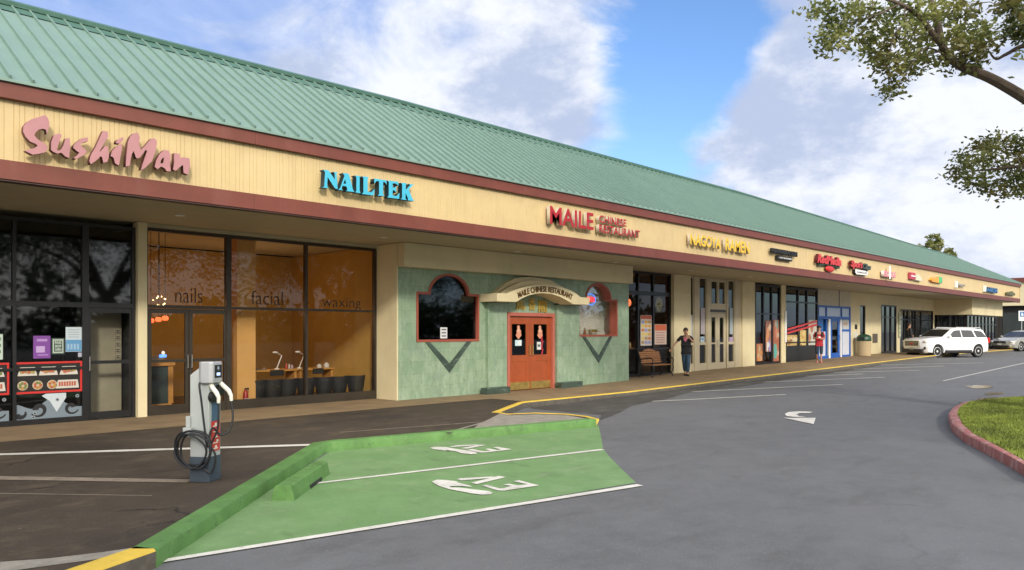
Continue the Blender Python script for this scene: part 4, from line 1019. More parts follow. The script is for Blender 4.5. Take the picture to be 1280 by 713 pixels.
NAIL = [
 [(128,112),(190,120),(262,228),(258,150),(243,138),(294,143),(282,156),(294,336),(262,325),(178,196),(175,300),(190,324),(116,318),(140,305),(150,138)],
 [[(352,150),(420,158),(470,345),(487,368),(388,357),(405,345),(396,305),(350,296),(338,325),(352,347),(298,344),(320,325),(372,182)], [(378,222),(392,276),(358,270)]],
 [(490,178),(556,186),(545,202),(545,352),(556,382),(494,372),(508,355),(508,200)],
 [(574,188),(652,196),(637,215),(637,365),(680,370),(716,333),(706,407),(570,390),(588,370),(588,206)],
 [(712,214),(850,234),(856,288),(836,258),(814,250),(812,388),(826,416),(748,408),(768,392),(766,246),(740,240),(712,272)],
 [(862,236),(987,250),(988,297),(960,272),(922,268),(922,318),(945,316),(962,300),(962,376),(945,352),(922,346),(922,408),(965,414),(1000,378),(997,447),(860,430),(878,410),(878,252)],
 [(1016,262),(1087,268),(1072,286),(1070,345),(1122,290),(1110,275),(1162,282),(1120,322),(1107,345),(1145,438),(1168,472),(1093,462),(1100,448),(1070,378),(1068,440),(1084,462),(1013,450),(1030,434),(1030,280)]]
traced(s2, NAIL, 390, 200, 9.143, YS, .13, M_cyan, M_navyside)
def fsig(label, rows, depth=.10, name='shop_sign'):
    """rows: (text, px0, px1, ytop at px0, ybottom at px0, face, side, bold, as letters?)"""
    s_ = sign(label, 'sign', name); yf = YF-.02-depth
    for r in rows:
        t, p0, p1, yt, yb, m, ms = r[:7]; off = r[7] if len(r) > 7 else .02; each = r[8] if len(r) > 8 else True; shear = r[9] if len(r) > 9 else 0.
        a, b = sx(p0, yf), sx(p1, yf); z0, z1 = zat(p0, yb, yf), zat(p0, yt, yf)
        if each: letters(t, s_, a, b, z0, z1, yf, depth, m, ms, off, shear)
        else: text_plate('lettering', t, s_, a, b, z0, z1, yf, depth, m, ms, off, shear)
    return s_
fsig('crimson MAILE CHINESE RESTAURANT channel letters with pale sides on the fascia',
     [('MAILE', 687.5, 742, 257.2, 279.5, M_redface, M_sides, .020), ('CHINESE', 749, 783, 268.8, 278.2, M_redface, M_sides, .02), ('RESTAURANT', 749, 800, 280.4, 290.2, M_redface, M_sides, .02)])
fsig('yellow NAGOYA RAMEN channel letters with pale sides on the fascia', [('NAGOYA', 863, 901, 291.5, 306, M_yelface, M_sides, .03), ('RAMEN', 907, 937, 298.3, 313, M_yelface, M_sides, .03)])
# black hair salon sign
s_ = fsig('black HAWAIIAN SUN sign with a white CUT & COLOR board below', [('HAWAIIAN SUN', 965.5, 997, 310, 316.3, M_blk, M_blk, .05, False)], .1)
a, b = sx(973, YF-.1), sx(991, YF-.1); z0, z1 = zat(973, 324.5, YF-.1), zat(973, 319.2, YF-.1)
bd = box('sign_board', s_, a, b, YF-.09, YF+.03, z0, z1, M_blk, .02); text_plate('lettering', 'CUT & COLOR', bd, a+.1, b-.1, z0+.05, z1-.05, YF-.11, .019, M_white)
# red script sign
s_ = fsig('red script sign with dark underline and small red badge on the fascia', [('RedMedia', 1022, 1052, 317.2, 328.5, M_red, cm((.10,.01,.012)), .05, False, .25)], .12)
a, b = sx(1024.5, YF-.1), sx(1050, YF-.1); zc = zat(1024.5, 330.3, YF-.1)
mb = MB(); pl = [(a+(b-a)*k/10, zc+.06*sin(pi*k/10)+.04) for k in range(11)]; mb.prism(pl+[(x, z-.1) for x, z in pl[::-1]], YF-.09, YF+.03, cm((.02,.05,.03))); mb.build('underline', s_)
MB().ell((sx(1039, YF-.1), YF-.04, zat(1039, 336.3, YF-.1)), (.42, .08, .13), M_red).build('badge', s_)
# red and grey haircut sign
s_ = fsig('red and dark grey Sport Clips sign over a white haircuts plate', [('Sport', 1064, 1078.5, 325, 336, M_red, cm((.12,.01,.01)), .05, False, .25)], .12)
text_plate('lettering', 'Clips', s_, sx(1078.8, YF-.14), sx(1089, YF-.14), zat(1079, 338.5, YF-.14), zat(1079, 329, YF-.14), YF-.14, .12, cm((.05,.07,.06)), cm((.03,.03,.03)), .05, .25)
a, b = sx(1070, YF-.12), sx(1086, YF-.12); z0, z1 = zat(1070, 342.8, YF-.12), zat(1070, 336.8, YF-.12)
bd = MB().prism([(a, z0+.05), (a+.15, z0), (b-.1, z0+.02), (b, z1-.03), (b-.2, z1), (a-.03, z1)], YF-.10, YF+.03, M_white, M_blk).build('sign_board', s_); text_plate('lettering', 'HAIRCUTS', bd, a+.2, b-.2, z0+.07, z1-.07, YF-.115, .014, cm((.15,.15,.15)))
s_ = fsig('small pink and white letters with a pale post in the middle of the fascia', [('EDGE', 1105, 1120, 338.5, 345.5, cm((.66,.22,.26)), M_white, .05, False)], .12)
box('sign_post', s_, sx(1111.8, YF-.16), sx(1113.4, YF-.16), YF-.165, YF-.145, zat(1112, 349, YF-.1), zat(1112, 333, YF-.1), M_white)
s_ = sign('square red block sign with a cream plate on its right on the fascia', 'sign', 'shop_sign'); yf = YF-.1
box('sign_block', s_, sx(1138.5, yf), sx(1144.5, yf), yf, YF+.03, zat(1138.5, 349, yf), zat(1138.5, 340.5, yf), cm((.42,.05,.09)), .01)
box('stripe', s_, sx(1138.7, yf), sx(1144.3, yf), yf-.02, yf-.001, zat(1138.5, 345.6, yf), zat(1138.5, 344.2, yf), M_white)
MB().prism([(sx(1145, yf), zat(1145, 350.3, yf)), (sx(1152.5, yf), zat(1145, 350.6, yf)), (sx(1152, yf), zat(1145, 346.6, yf)), (sx(1148.5, yf), zat(1145, 342.6, yf)), (sx(1145, yf), zat(1145, 343.6, yf))], yf, YF+.03, cm((.58,.56,.42))).build('sign_plate', s_)
s_ = sign('orange and green block sign in the far half of the fascia', 'sign', 'shop_sign')
MB().prism([(sx(1164, yf), zat(1164, 350, yf)), (sx(1167, yf), zat(1164, 346.5, yf)), (sx(1173.8, yf), zat(1164, 345.2, yf)), (sx(1173.8, yf), zat(1164, 352.3, yf)), (sx(1166, yf), zat(1164, 352, yf))], yf, YF+.03, M_orangeface).build('sign_block', s_)
box('sign_block', s_, sx(1174, yf), sx(1178, yf), yf+.01, YF+.03, zat(1164, 352.3, yf), zat(1164, 344.4, yf), M_grn, .01)
s_ = fsig('pale grey script letters with a tall first stroke on the far fascia', [('Royce', 1198, 1207, 353.5, 358.2, M_greyface, M_greyface, .03, False)], .1)
MB().box(sx(1196.2, yf), sx(1197.4, yf), yf, YF+.03, zat(1196, 359.5, yf), zat(1196, 351.3, yf), M_white).build('stroke', s_)
s_ = fsig('dark blue letters with a pale first bar near the end of the fascia', [('AARON', 1233.5, 1247, 358.6, 365, M_blueface, M_blk, .06, False)], .12)
box('stroke', s_, sx(1231.5, yf), sx(1233, yf), yf, YF+.03, zat(1231.5, 364.8, yf), zat(1231.5, 357, yf), M_white)
fsig('small dark olive script letters at the far corner of the fascia', [('mille', 1259, 1269, 363.6, 368.6, cm((.10,.10,.05)), cm((.10,.10,.05)), .06, False, .2)], .1)

# ------------------------------------------------------------------ things on the glass of the shops
def flat(name, Y, p0, p1, yt, yb, m, parent=None, t=.004, off=.0):
    """thin sheet facing the street between pixel columns p0..p1 (top yt, bottom yb) on the plane y=Y"""
    return box(name, parent, sx(p0, Y), sx(p1, Y), Y-off-t, Y-off, zat(p0, yb, Y), zat(p0, yt, Y), m)
YP_ = YW+.035
# sushi shop posters
p = flat('poster', YP_, 41.5, 63, 420, 448.5, cm((.19,.06,.30)))
for a, b, c, d_, col in ((46,59,424,427,(.42,.25,.55)), (45,56,433,441,(.48,.33,.60)), (47,60,443,445,(.35,.18,.48))): flat('print', YP_, a, b, c, d_, cm(col), p, .0012, .0045)
tag(p, 'purple poster with a pale curl on the dark sushi shop glass', 'poster')
p = flat('poster', YP_, 64.5, 80.5, 423, 443, cm((.05,.10,.08)))
flat('print', YP_, 66, 79, 424.5, 441.5, cm((.50,.55,.48)), p, .001, .0045); flat('print', YP_, 67.2, 77.8, 426, 440, cm((.04,.09,.07)), p, .001, .006)
for t_, y0, y1 in (('PASS', 426.8, 430.2), ('SHOP', 431.4, 434.6), ('OPEN', 435.6, 439)):
    o = text_plate('print', t_, p, sx(68.5, YP_), sx(76.5, YP_), zat(68, y1, YP_), zat(68, y0, YP_), YP_-.009, .0015, cm((.55,.60,.52)), offset=.02)
tag(p, 'square dark green card with pale block lettering on the sushi shop glass', 'poster')
p = flat('poster', YP_, 82, 102, 409, 440, cm((.50,.58,.62)))
flat('print', YP_, 82.3, 101.7, 425, 439.5, cm((.10,.28,.50)), p, .001, .0045)
for k in range(4): flat('print', YP_, 85, 99, 412+k*3, 413+k*3, cm((.30,.36,.42)), p, .001, .0045)
for a in (84, 88, 92, 96): flat('print', YP_, a, a+2.5, 430, 437, cm((.30,.45,.60)), p, .001, .006)
tag(p, 'tall white and blue poster nearest the sushi shop door', 'poster')
p = flat('poster', YP_, -14, 3.5, 418, 450, cm((.46,.55,.48)))
for k in range(3): flat('print', YP_, -10, 1, 422+8*k, 426+8*k, cm((.12,.22,.14)), p, .001, .0045)
tag(p, 'pale green poster cut by the left edge of the picture', 'poster')
p = flat('notice', YP_, 97.5, 102, 441, 446.5, cm((.40,.40,.50))); tag(p, 'tiny square sticker below the white and blue poster', 'sticker')
def foodboard(p0, p1, label, seed):
    a, b = sx(p0, YP_), sx(p1, YP_); z1, z0 = 1.105, .55
    y = YP_-.012
    o = MB().box(a, b, y, y+.010, z0, z1, cm((.012,.010,.009))).build('menu_board')
    fm = MB().box(a, b, y-.014, y-.001, z1-.035, z1, M_red).box(a, b, y-.014, y-.001, z0, z0+.035, M_red).box(a, a+.03, y-.013, y-.001, z0+.035, z1-.035, M_red).box(b-.03, b, y-.013, y-.001, z0+.035, z1-.035, M_red)
    fm.build('frame', o); r = random.Random(seed); wd = b-a
    for k in range(3):   # long plates
        xa = a+.07+k*(wd-.1)/3; xb = xa+(wd-.1)/3-.05
        MB().prism([(xa-.01, z1-.24), (xb+.015, z1-.24), (xb-.02, z1-.09), (xa+.03, z1-.09)], y-.004, y-.001, cm((.56,.53,.47))).build('plate_picture', o)
        mb = MB()
        for q in range(9): mb.ell((xa+.05+(xb-xa-.1)*q/8, y-.007-.0006*q, z1-.165+r.uniform(-.02, .02)), (.028, .003, .030), cm(((.42,.20,.08),(.36,.30,.10),(.16,.22,.06),(.45,.12,.06))[r.randrange(4)]), 8, 5)
        mb.build('food_picture', o)
    for k in range(3):
        xc = a+.14+k*(wd-.1)/4.3; MB().lathe([(.001,0),(.082,0),(.082,.003)], cm((.50,.40,.28)), (xc, y-.004, z0+.145), 16, 'y').build('plate_picture', o)
        mb = MB()
        for q in range(8): an = q*.9; mb.ell((xc+.045*cos(an), y-.008-.0006*q, z0+.145+.045*sin(an)), (.024, .003, .024), cm(((.45,.22,.05),(.40,.10,.05),(.15,.20,.06))[r.randrange(3)]), 8, 5)
        mb.build('food_picture', o)
    xa, xb = a+.62*wd, b-.06; MB().prism([(xa-.02, z0+.07), (xb+.01, z0+.07), (xb-.01, z0+.22), (xa+.02, z0+.22)], y-.004, y-.001, cm((.56,.53,.47))).build('plate_picture', o)
    mb = MB()
    for q in range(7): mb.box(xa+.03+q*(xb-xa-.06)/7, xa+.03+(q+.7)*(xb-xa-.06)/7, y-.010, y-.005, z0+.11, z0+.19, cm((.42,.10,.05)))
    mb.build('food_picture', o)
    tag(o, label, 'menu board')
foodboard(16.5, 102, 'red framed food photo board next to the sushi shop door', 3)
foodboard(-80, 11, 'red framed food photo board cut by the left edge of the picture', 5)
def spiral(c, r0, r1, t0, t1, w0, w1, n=26, flip=1):
    L_, R_ = [], []
    for k in range(n+1):
        u = k/n; a = t0+(t1-t0)*u; r = r0+(r1-r0)*u; w_ = (w0+(w1-w0)*u)/2
        L_.append((c[0]+flip*(r+w_)*cos(a), c[1]+(r+w_)*sin(a))); R_.append((c[0]+flip*(r-w_)*cos(a), c[1]+(r-w_)*sin(a)))
    return L_+R_[::-1]
def wave(p0, p1, label):
    a, b = sx(p0, YP_), sx(p1, YP_); wd = b-a; y = YP_-.006; z0 = .09
    grey = cm((.165,.21,.25)); dk = cm((.012,.012,.014))
    pts_ = [(a, z0), (b, z0)]
    for k in range(41):
        u = 1-k/40; z = .33+.055*cos(u*2*pi*1.5+.3)+(.09 if .3 < u < .75 else 0)*sin((u-.3)/.45*pi); pts_.append((a+wd*u, z))
    o = MB().prism(pts_, y, y+.004, grey).build('window_graphic')
    MB().prism(spiral((a+.36*wd, .26), .13, .04, -2.6, 3.2, .02, .11, flip=1), y-.003, y-.001, dk).build('curl', o)
    MB().prism(spiral((a+.84*wd, .26), .12, .03, -2.8, 2.9, .02, .09, flip=-1), y-.0031, y-.0011, dk).build('curl', o)
    MB().prism(spiral((a+.12*wd, .22), .09, .05, -2.9, .4, .10, .02, flip=1), y-.0032, y-.0012, dk).build('curl', o)
    MB().prism([(a+.40*wd, .50), (a+.46*wd, .535), (a+.76*wd, .535), (a+.76*wd, .45), (a+.62*wd, .20), (a+.52*wd, .40)], y-.006, y-.0035, cm((.50,.56,.60))).build('fan', o)
    for u, z in ((.63, .42), (.30, .20), (.28, .13), (.93, .47)):
        MB().lathe([(.030,0),(.030,-.002),(.016,-.002),(.016,0)], cm((.30,.34,.38)), (a+u*wd, y-.0065, z), 14, 'y').build('ring', o)
    tag(o, label, 'window graphic')
wave(16.5, 102, 'grey wave pattern on the glass below the complete food board')
wave(-80, 11, 'grey wave pattern on the glass at the left edge of the picture')
for k, (px, py) in enumerate(((113.5, 434), (113.5, 438), (113.5, 442))): pass
# vertical lettering on the sushi door
mb = MB()
xq = sx(147, YW+.03)
for k in range(5):
    z = 1.62-k*.12
    for a_, b_, c_, d__ in ((-.05,.05,0,.012), (-.045,.045,.035,.047), (-.006,.006,-.03,.05), (-.05,-.03,-.035,-.02), (.02,.05,-.03,-.018)): mb.box(xq+a_, xq+b_, YW+.012-.0001*k, YW+.016, z+c_, z+d__, cm((.03,.025,.02)))
tag(mb.build('door_lettering'), 'dark upright lettering on the glass of the sushi shop door', 'lettering')
o = MB().box(sx(199, YW), sx(208, YW), YW-.006, YW+.0, zat(200, 447, YW), zat(200, 443.5, YW), E_neonb).ell((sx(204, YW), YW-.004, zat(200, 441.5, YW)), (.035,.008,.04), M_white).build('door_sticker')  # blue bar glows by itself, though only a sticker
tag(o, 'small blue sticker with a white top on the salon door', 'sticker')

# ------------------------------------------------------------------ nail salon interior
def px3(px, py, Y): return sx(px, Y), zat(px, py, Y)
# pendant lamps
for k, (px, py) in enumerate(((188.5, 401), (198, 399.5), (206.5, 398))):
    Y = YW+1.2+.1*k; x, z = px3(px, py, Y); t = empty('pendant_lamp', (x, Y, z), 0, ('leftmost', 'middle', 'rightmost')[k]+' of the three glowing red pendant lamps in the salon', 'lamp', 'red pendant lamps in the nail salon')
    MB().lathe([(.02,.05),(.05,.04),(.068,.0),(.055,-.04),(.03,-.05)], E_redlamp, (0,0,0), 16).build('lamp_shade', t, smooth=1); MB().tube([(0,0,.05),(0,0,ZT-z)], .005, M_blk, 6).build('cord', t)
    if k == 1:
        ll = bpy.data.lights.new('lamp', 'POINT'); ll.energy = 9; ll.color = (1, .55, .25); ll.shadow_soft_size = .15; lo = bpy.data.objects.new('lamp', ll); COL.objects.link(lo); lo.parent = t; lo.location = (.3, 1.0, .2)
x, z = px3(199, 376.5, YW+1.2); t = empty('chandelier', (x, YW+1.2, z), 0, 'small round chandelier of warm lit beads above the salon door', 'chandelier')
mb = MB(); rnd = random.Random(5)
for k in range(40):
    a = rnd.uniform(0, 6.28); b_ = rnd.uniform(-1.4, 1.4); mb.ell((.13*cos(a)*cos(b_), .13*sin(a)*cos(b_), .10*sin(b_)), (.014,.014,.014), E_warm if k % 4 == 0 else M_brass, 6, 4)
mb.build('beads', t); MB().tube([(0,0,.08),(0,0,ZT-z)], .006, M_blk, 6).build('cord', t)
ll = bpy.data.lights.new('lamp', 'POINT'); ll.energy = 16; ll.color = (1, .60, .30); ll.shadow_soft_size = .2; lo = bpy.data.objects.new('lamp', ll); COL.objects.link(lo); lo.parent = t; lo.location = (2.6, .9, -.2)
# reception counter
Y = YW+1.0; xa, z1 = px3(176, 450, Y); xb, _ = px3(213, 452, Y); z1 = 1.02
t = empty('reception_counter', ((xa+xb)/2, Y, 0), 0, 'honey wood reception counter with glass front behind the salon door', 'counter'); w2 = (xb-xa)/2
MB().box(-w2, w2, 0, .5, .12, z1-.1, mat('counter_glass', (.05,.07,.07), .15)).build('display_case', t)
MB().box(-w2-.06, w2+.08, -.06, .56, z1-.1, z1, M_wood).build('worktop', t, bevel=.008); MB().box(-w2-.01, w2+.01, -.03, .53, 0, .13, M_wood).build('plinth', t)
for s_ in (-1, 1): MB().box(s_*w2-.05, s_*w2+.05, -.02, .06, .131, z1-.101, M_wood).build('post', t)
MB().box(-.30, .18, .05, .4, z1+.002, z1+.10, cm((.30,.26,.20))).build('tray', t)
# fire extinguisher
x, _ = px3(306, 500, YW+.28); t = empty('fire_extinguisher', (x, YW+.24, 0), 0, 'small red fire extinguisher on the floor behind the salon window', 'extinguisher')
MB().lathe([(.05,0),(.055,.02),(.055,.30),(.03,.36),(.02,.38)], mat('ext_red', (.35,.02,.02), .35), (0,0,.005), 16).build('cylinder', t, smooth=1)
MB().box(-.056, .056, -.058, -.045, .10, .20, M_white).build('label_plate', t); MB().box(-.02, .07, -.015, .015, .385, .42, M_blk).build('handle', t)
# manicure tables
def mantable(pa, pb, label):
    Y = YW+1.15; xa, xb = sx(pa, Y), sx(pb, Y); t = empty('manicure_table', ((xa+xb)/2, Y, 0), 0, label, 'table', 'manicure tables behind the salon window'); h = (xb-xa)/2
    MB().box(-h, h, -.05, .45, .70, .74, M_wood).build('tabletop', t, bevel=.006); MB().box(-h*.30, h*.28, -.09, -.052, .60, .735, M_blk).build('arm_rest', t)
    for s_ in (-1, 1): MB().box(s_*h*.9-.03, s_*h*.9+.03, .0, .4, .01, .70, M_wood).build('leg', t)
    return (xa+xb)/2, Y
c = mantable(316, 372, 'manicure table behind the left half of the facial window')
c2_ = mantable(374, 417, 'manicure table behind the mullion between facial and waxing windows')
for (px, lab) in ((346, 'white swing arm lamp on the left manicure table'), (374, 'white swing arm lamp between the two manicure tables')):
    x = sx(px, YW+1.3); t = empty('desk_lamp', (x, YW+1.3, .742), 0, lab, 'desk lamp'); MB().lathe([(.06,0),(.06,.02),(.01,.03)], M_white, (0,0,0), 14).build('foot', t); MB().tube([(0,0,.02),(.14,.02,.32),(-.02,.0,.40)], .012, M_white, 8).build('arm', t); MB().ell((-.04,0,.40), (.07,.04,.025), M_white).build('lamp_head', t)
rnd = random.Random(8)
for k, (px, col, lab) in enumerate(((358, (.45,.06,.03), 'small red bottle'), (361.5, (.5,.45,.40), 'small pale bottle'), (365, (.40,.30,.34), 'mauve jar'), (322, (.10,.09,.10), 'low dark dish'), (330, (.2,.15,.12), 'brown pot'), (399, (.6,.58,.52), 'white tissue box'), (408, (.62,.6,.55), 'white folded towel stack'))):
    x = sx(px, YW+1.25); hgt = (.14,.12,.10,.03,.05,.09,.12)[k]; r = (.025,.025,.03,.07,.05,.06,.07)[k]
    o = MB().lathe([(r*.9,0),(r,.01),(r,hgt*.7),(r*.5,hgt*.85),(r*.45,hgt)], cm(col), (0,0,0), 12).build(('bottle','bottle','jar','dish','pot','tissue_box','towel_stack')[k], smooth=1); o.location = (x, YW+1.25, .742)
    tag(o, lab+' on the manicure tables of the salon', ('bottle','bottle','jar','dish','pot','box','towels')[k])
# tub chairs along the glass
chairs = (323, 342, 362, 384.5, 407, 426, 447)
names_ = ('first', 'second', 'third', 'fourth', 'fifth', 'sixth', 'seventh')
def tub():
    t = empty('tub_chair'); vs = []; fs = []; n = 14
    mb = MB()
    outer = []
    for k in range(n+1):
        a = pi+pi*k/n   # back towards -y (the glass)
        outer.append((cos(a), sin(a)))
    for zz, r in ((.10,.17),(.30,.21),(.56,.24)):
        for (c_, s_) in outer: vs.append((c_*r, s_*r+.05, zz))
    for zz, r in ((.56,.20),(.30,.17)):
        for (c_, s_) in outer: vs.append((c_*r, s_*r+.05, zz))
    m_ = n+1
    for i in range(4):
        for k in range(n): fs.append((i*m_+k, i*m_+k+1, (i+1)*m_+k+1, (i+1)*m_+k))
    mb.add(vs, fs, M_blk).build('backrest', t, smooth=1)
    MB().lathe([(.17,.28),(.19,.30),(.19,.36),(.17,.38)], M_blk, (0,.05,0), 18).build('seat', t, smooth=1)
    MB().tube([(0,.05,.03),(0,.05,.28)], .022, M_chrome, 8).build('stem', t); MB().lathe([(.15,0),(.15,.012),(.03,.03)], M_chrome, (0,.05,.002), 18).build('foot', t)
    return t
tb = tub()
for k, px in enumerate(chairs):
    o = tb if k == 0 else copy_tree(tb); o.location = (sx(px, YW+.45), YW+.50, 0); o.rotation_euler = (0, 0, (.1, -.2, .15, 0, -.1, .2, -.15)[k])
    tag(o, names_[k]+' low black tub chair from the left along the salon glass', 'chair', 'black tub chairs behind the salon window')
tag(MB().box(sx(431, YW+2), sx(431, YW+2)+.10, NB-.01, NB-.001, 1.10, 1.25, M_white).build('wall_switch'), 'small white switch plate on the orange salon wall', 'switch')

# ------------------------------------------------------------------ right window of the slate front: sign and figurines
t = empty('neon_sign', (sx(738, YG+.17), YG+.17, zat(738, 374, YG)), 0, 'red and blue neon OPEN sign in the right arched window', 'neon sign')
MB().tube([(.26*cos(2*pi*k/28), 0, .17*sin(2*pi*k/28)) for k in range(28)], .012, E_neonb, 6, closed=True).build('tube', t)
text_plate('lettering', 'OPEN', t, -.20, .20, -.08, .08, -.012, .012, E_neonr, offset=.015)
rnd = random.Random(12); shelf = RW['z0']-.02
for k in range(11):
    x = RW['x0']+.12+k*.10; hgt = rnd.uniform(.16, .50)*(1.2 if 2 < k < 7 else .75); r = .045+.02*rnd.random()
    t = empty('figurine', (x, YG+.30+.08*(k % 3), shelf), 0, ('first','second','third','fourth','fifth','sixth','seventh','eighth','ninth','tenth','eleventh')[k]+' figurine from the left in the right arched window', 'figurine', 'figurines in the right arched window')
    cc = cm(((.55,.48,.36),(.30,.26,.20),(.40,.18,.10),(.60,.56,.48))[k % 4])
    MB().lathe([(r,0),(r*1.1,.03),(r*.8,hgt*.4),(r*.9,hgt*.6),(r*.45,hgt*.72)], cc, (0,0,0), 10).build('body', t, smooth=1); MB().ell((0,0,hgt*.84), (r*.62, r*.6, hgt*.15), cm((.52,.46,.36)) , 10, 7).build('head', t, smooth=1)
tag(MB().box(0, .30, 0, .15, 0, .19, M_brass).build('box', bevel=.01), 'brass coloured box on the right arched window sill', 'box'); bpy.data.objects['box'].location = (g_(755), YG+.46, shelf)
o = MB().box(0, .42, 0, .2, 0, .11, M_white).box(.24, .40, .02, .18, .1105, .16, M_white).build('carton', bevel=.01); o.location = (g_(754), YG+.25, shelf); tag(o, 'white carton lying on the right arched window sill', 'box')

# ------------------------------------------------------------------ ramen shop window
yp = YW+.030
p = flat('menu_poster', yp, 800.6, 814.4, 394, 432.5, cm((.50,.46,.40)))
flat('heading', yp, 801, 814, 394.5, 399, cm((.45,.10,.05)), p, .002, .0045)
rnd = random.Random(6)
for r_ in range(6):
    for c_ in range(3):
        a = 801.6+c_*4.2; flat('food_picture', yp, a, a+3.4, 401+r_*5.1, 404.4+r_*5.1, cm(((.55,.30,.05),(.50,.14,.04),(.60,.45,.10),(.35,.20,.08),(.25,.25,.45))[rnd.randrange(5)]), p, .002, .0045)
tag(p, 'tall lit food menu poster left of centre in the ramen shop window', 'poster')
p = flat('menu_poster', yp, 818.2, 833, 405.5, 431, cm((.56,.44,.38)))
flat('heading', yp, 818.6, 832.6, 406, 413.5, cm((.52,.12,.05)), p, .002, .0045)
for r_ in range(5): flat('print', yp, 820, 831, 415.5+r_*3, 416.7+r_*3, cm((.40,.20,.16)), p, .002, .0045)
tag(p, 'white poster with a red heading in the ramen shop window', 'poster')
x, z = px3(824, 381, YW+.3); t = empty('wall_ornament', (x, YW+.3, z), 0, 'round yellowish flower ornament hanging in the ramen window', 'ornament')
for k in range(9): a = 2*pi*k/9; MB().ell((.16*cos(a), 0, .18*sin(a)), (.10,.03,.11), cm((.42,.38,.16)), 8, 6).build('petal', t, smooth=1)
MB().ell((0,-.03,0), (.12,.04,.13), cm((.50,.42,.12))).build('center', t, smooth=1); MB().tube([(0,0,.2),(0,0,ZT-z-.1)], .006, M_blk, 6).build('cord', t)
x, z = px3(785.5, 378.5, YW+.9); t = empty('pendant_lamp', (x, YW+.9, z), 0, 'single red glowing lamp behind the ramen shop glass', 'lamp')
MB().ell((0,0,0), (.10,.10,.14), E_redlamp).build('lamp_shade', t, smooth=1); MB().tube([(0,0,.1),(0,0,ZT-z)], .006, M_blk, 6).build('cord', t)
x = sx(787, YW+.6); t = empty('counter', (x+.3, YW+.6, 0), 0, 'dark shelf counter behind the ramen shop glass', 'counter'); MB().box(-.9, .6, 0, .35, 1.0, 1.05, M_wood).build('worktop', t); MB().box(-.88, .58, .05, .30, g(22)+.01, .999, M_blk).build('front', t)
for k in range(3):
    o = MB().lathe([(.04,0),(.045,.01),(.045,.13),(.02,.17),(.02,.2)], cm((.60,.42,.22)), (0,0,0), 12).build('bottle', smooth=1); o.location = (x-.15+k*.17, YW+.72, 1.052)
    tag(o, ('left', 'middle', 'right')[k]+' amber sauce bottle on the ramen shop counter', 'bottle', 'sauce bottles on the ramen counter')

# further shops' window boards
def board(p0, p1, yt, yb, col, lab, cat='poster', bits=(), Y=None):
    Y = Y or YW+.03; p = flat('poster', Y, p0, p1, yt, yb, cm(col))
    for (a, b, c, d_, k) in bits: flat('print', Y, a, b, c, d_, cm(k), p, .003, .0045)
    return tag(p, lab, cat)
board(861.5, 865.5, 394, 425, (.50,.52,.55), 'pale upright poster in the first narrow light of the beige front')
board(875.8, 881, 385, 418, (.40,.36,.38), 'mauve grey poster in the second narrow light of the beige front')
board(875.5, 880.5, 421, 430.5, (.42,.52,.60), 'small blue white notice in the second narrow light of the beige front', 'notice', ((876.5,879.5,423,425,(.12,.25,.42)),))
board(911.5, 916, 421.5, 428.5, (.40,.30,.46), 'small violet notice in the last narrow light of the beige front', 'notice')
board(912, 916, 385, 418, (.33,.38,.40), 'grey curtain in the last narrow light of the beige front', 'curtain')
def blobpic(p0, p1, yt, yb, col, lab, seed, cols):
    Y = YW+.03; x0, x1 = sx(p0, Y), sx(p1, Y); z1, z0 = zat(p0, yt, Y), zat(p0, yb, Y)
    o = box('window_poster', None, x0, x1, Y-.004, Y, z0, z1, cm(col)); r = random.Random(seed)
    for k in range(9):
        a = r.uniform(x0+.1, x1-.1); c_ = r.uniform(z0+.1, z1-.1); rx, rz = r.uniform(.06, (x1-x0)*.28), r.uniform(.08, (z1-z0)*.2)
        rx = min(rx, a-x0, x1-a); rz = min(rz, c_-z0, z1-c_)
        MB().prism([(a+rx*cos(2*pi*q/14), c_+rz*sin(2*pi*q/14)) for q in range(14)], Y-.006-.0012*k, Y-.0045-.0008*k, cm(cols[k % len(cols)])).build('picture', o)
    return tag(o, lab, 'poster')
blobpic(941.3, 944, 410, 448, (.20,.22,.22), 'narrow colourful poster at the left end of the four light dark front', 2, [(.45,.25,.10),(.10,.30,.30),(.50,.45,.35)])
blobpic(945.6, 953.5, 430, 452.0, (.38,.15,.06), 'orange brown poster low in the four light dark front', 3, [(.50,.22,.08),(.30,.12,.06),(.45,.30,.18)])
blobpic(957.0, 963.6, 401, 440, (.30,.14,.10), 'tall poster with pale faces in the four light dark front', 4, [(.58,.42,.32),(.55,.25,.12),(.30,.25,.50),(.60,.58,.55)])
blobpic(966.6, 974, 400, 452, (.35,.12,.07), 'tall red brown poster at the right end of the four light dark front', 5, [(.50,.20,.12),(.10,.35,.30),(.45,.35,.28)])
blobpic(983.5, 996.5, 419, 433.5, (.48,.33,.12), 'wide food poster behind the glass of the diagonal stripe front', 6, [(.60,.45,.20),(.30,.15,.05),(.65,.55,.35)])
board(983, 996.6, 433.8, 437.3, (.45,.03,.03), 'red strip under the wide food poster', 'banner')
blobpic(999.8, 1007.6, 413, 446, (.55,.40,.14), 'tall orange food poster beside the wide one', 7, [(.60,.28,.08),(.65,.50,.20),(.30,.14,.05)])
blobpic(1010.5, 1021, 400, 432, (.52,.50,.42), 'pale cream poster at the right end of the diagonal stripe front', 8, [(.58,.50,.38),(.42,.18,.12),(.55,.55,.50)])
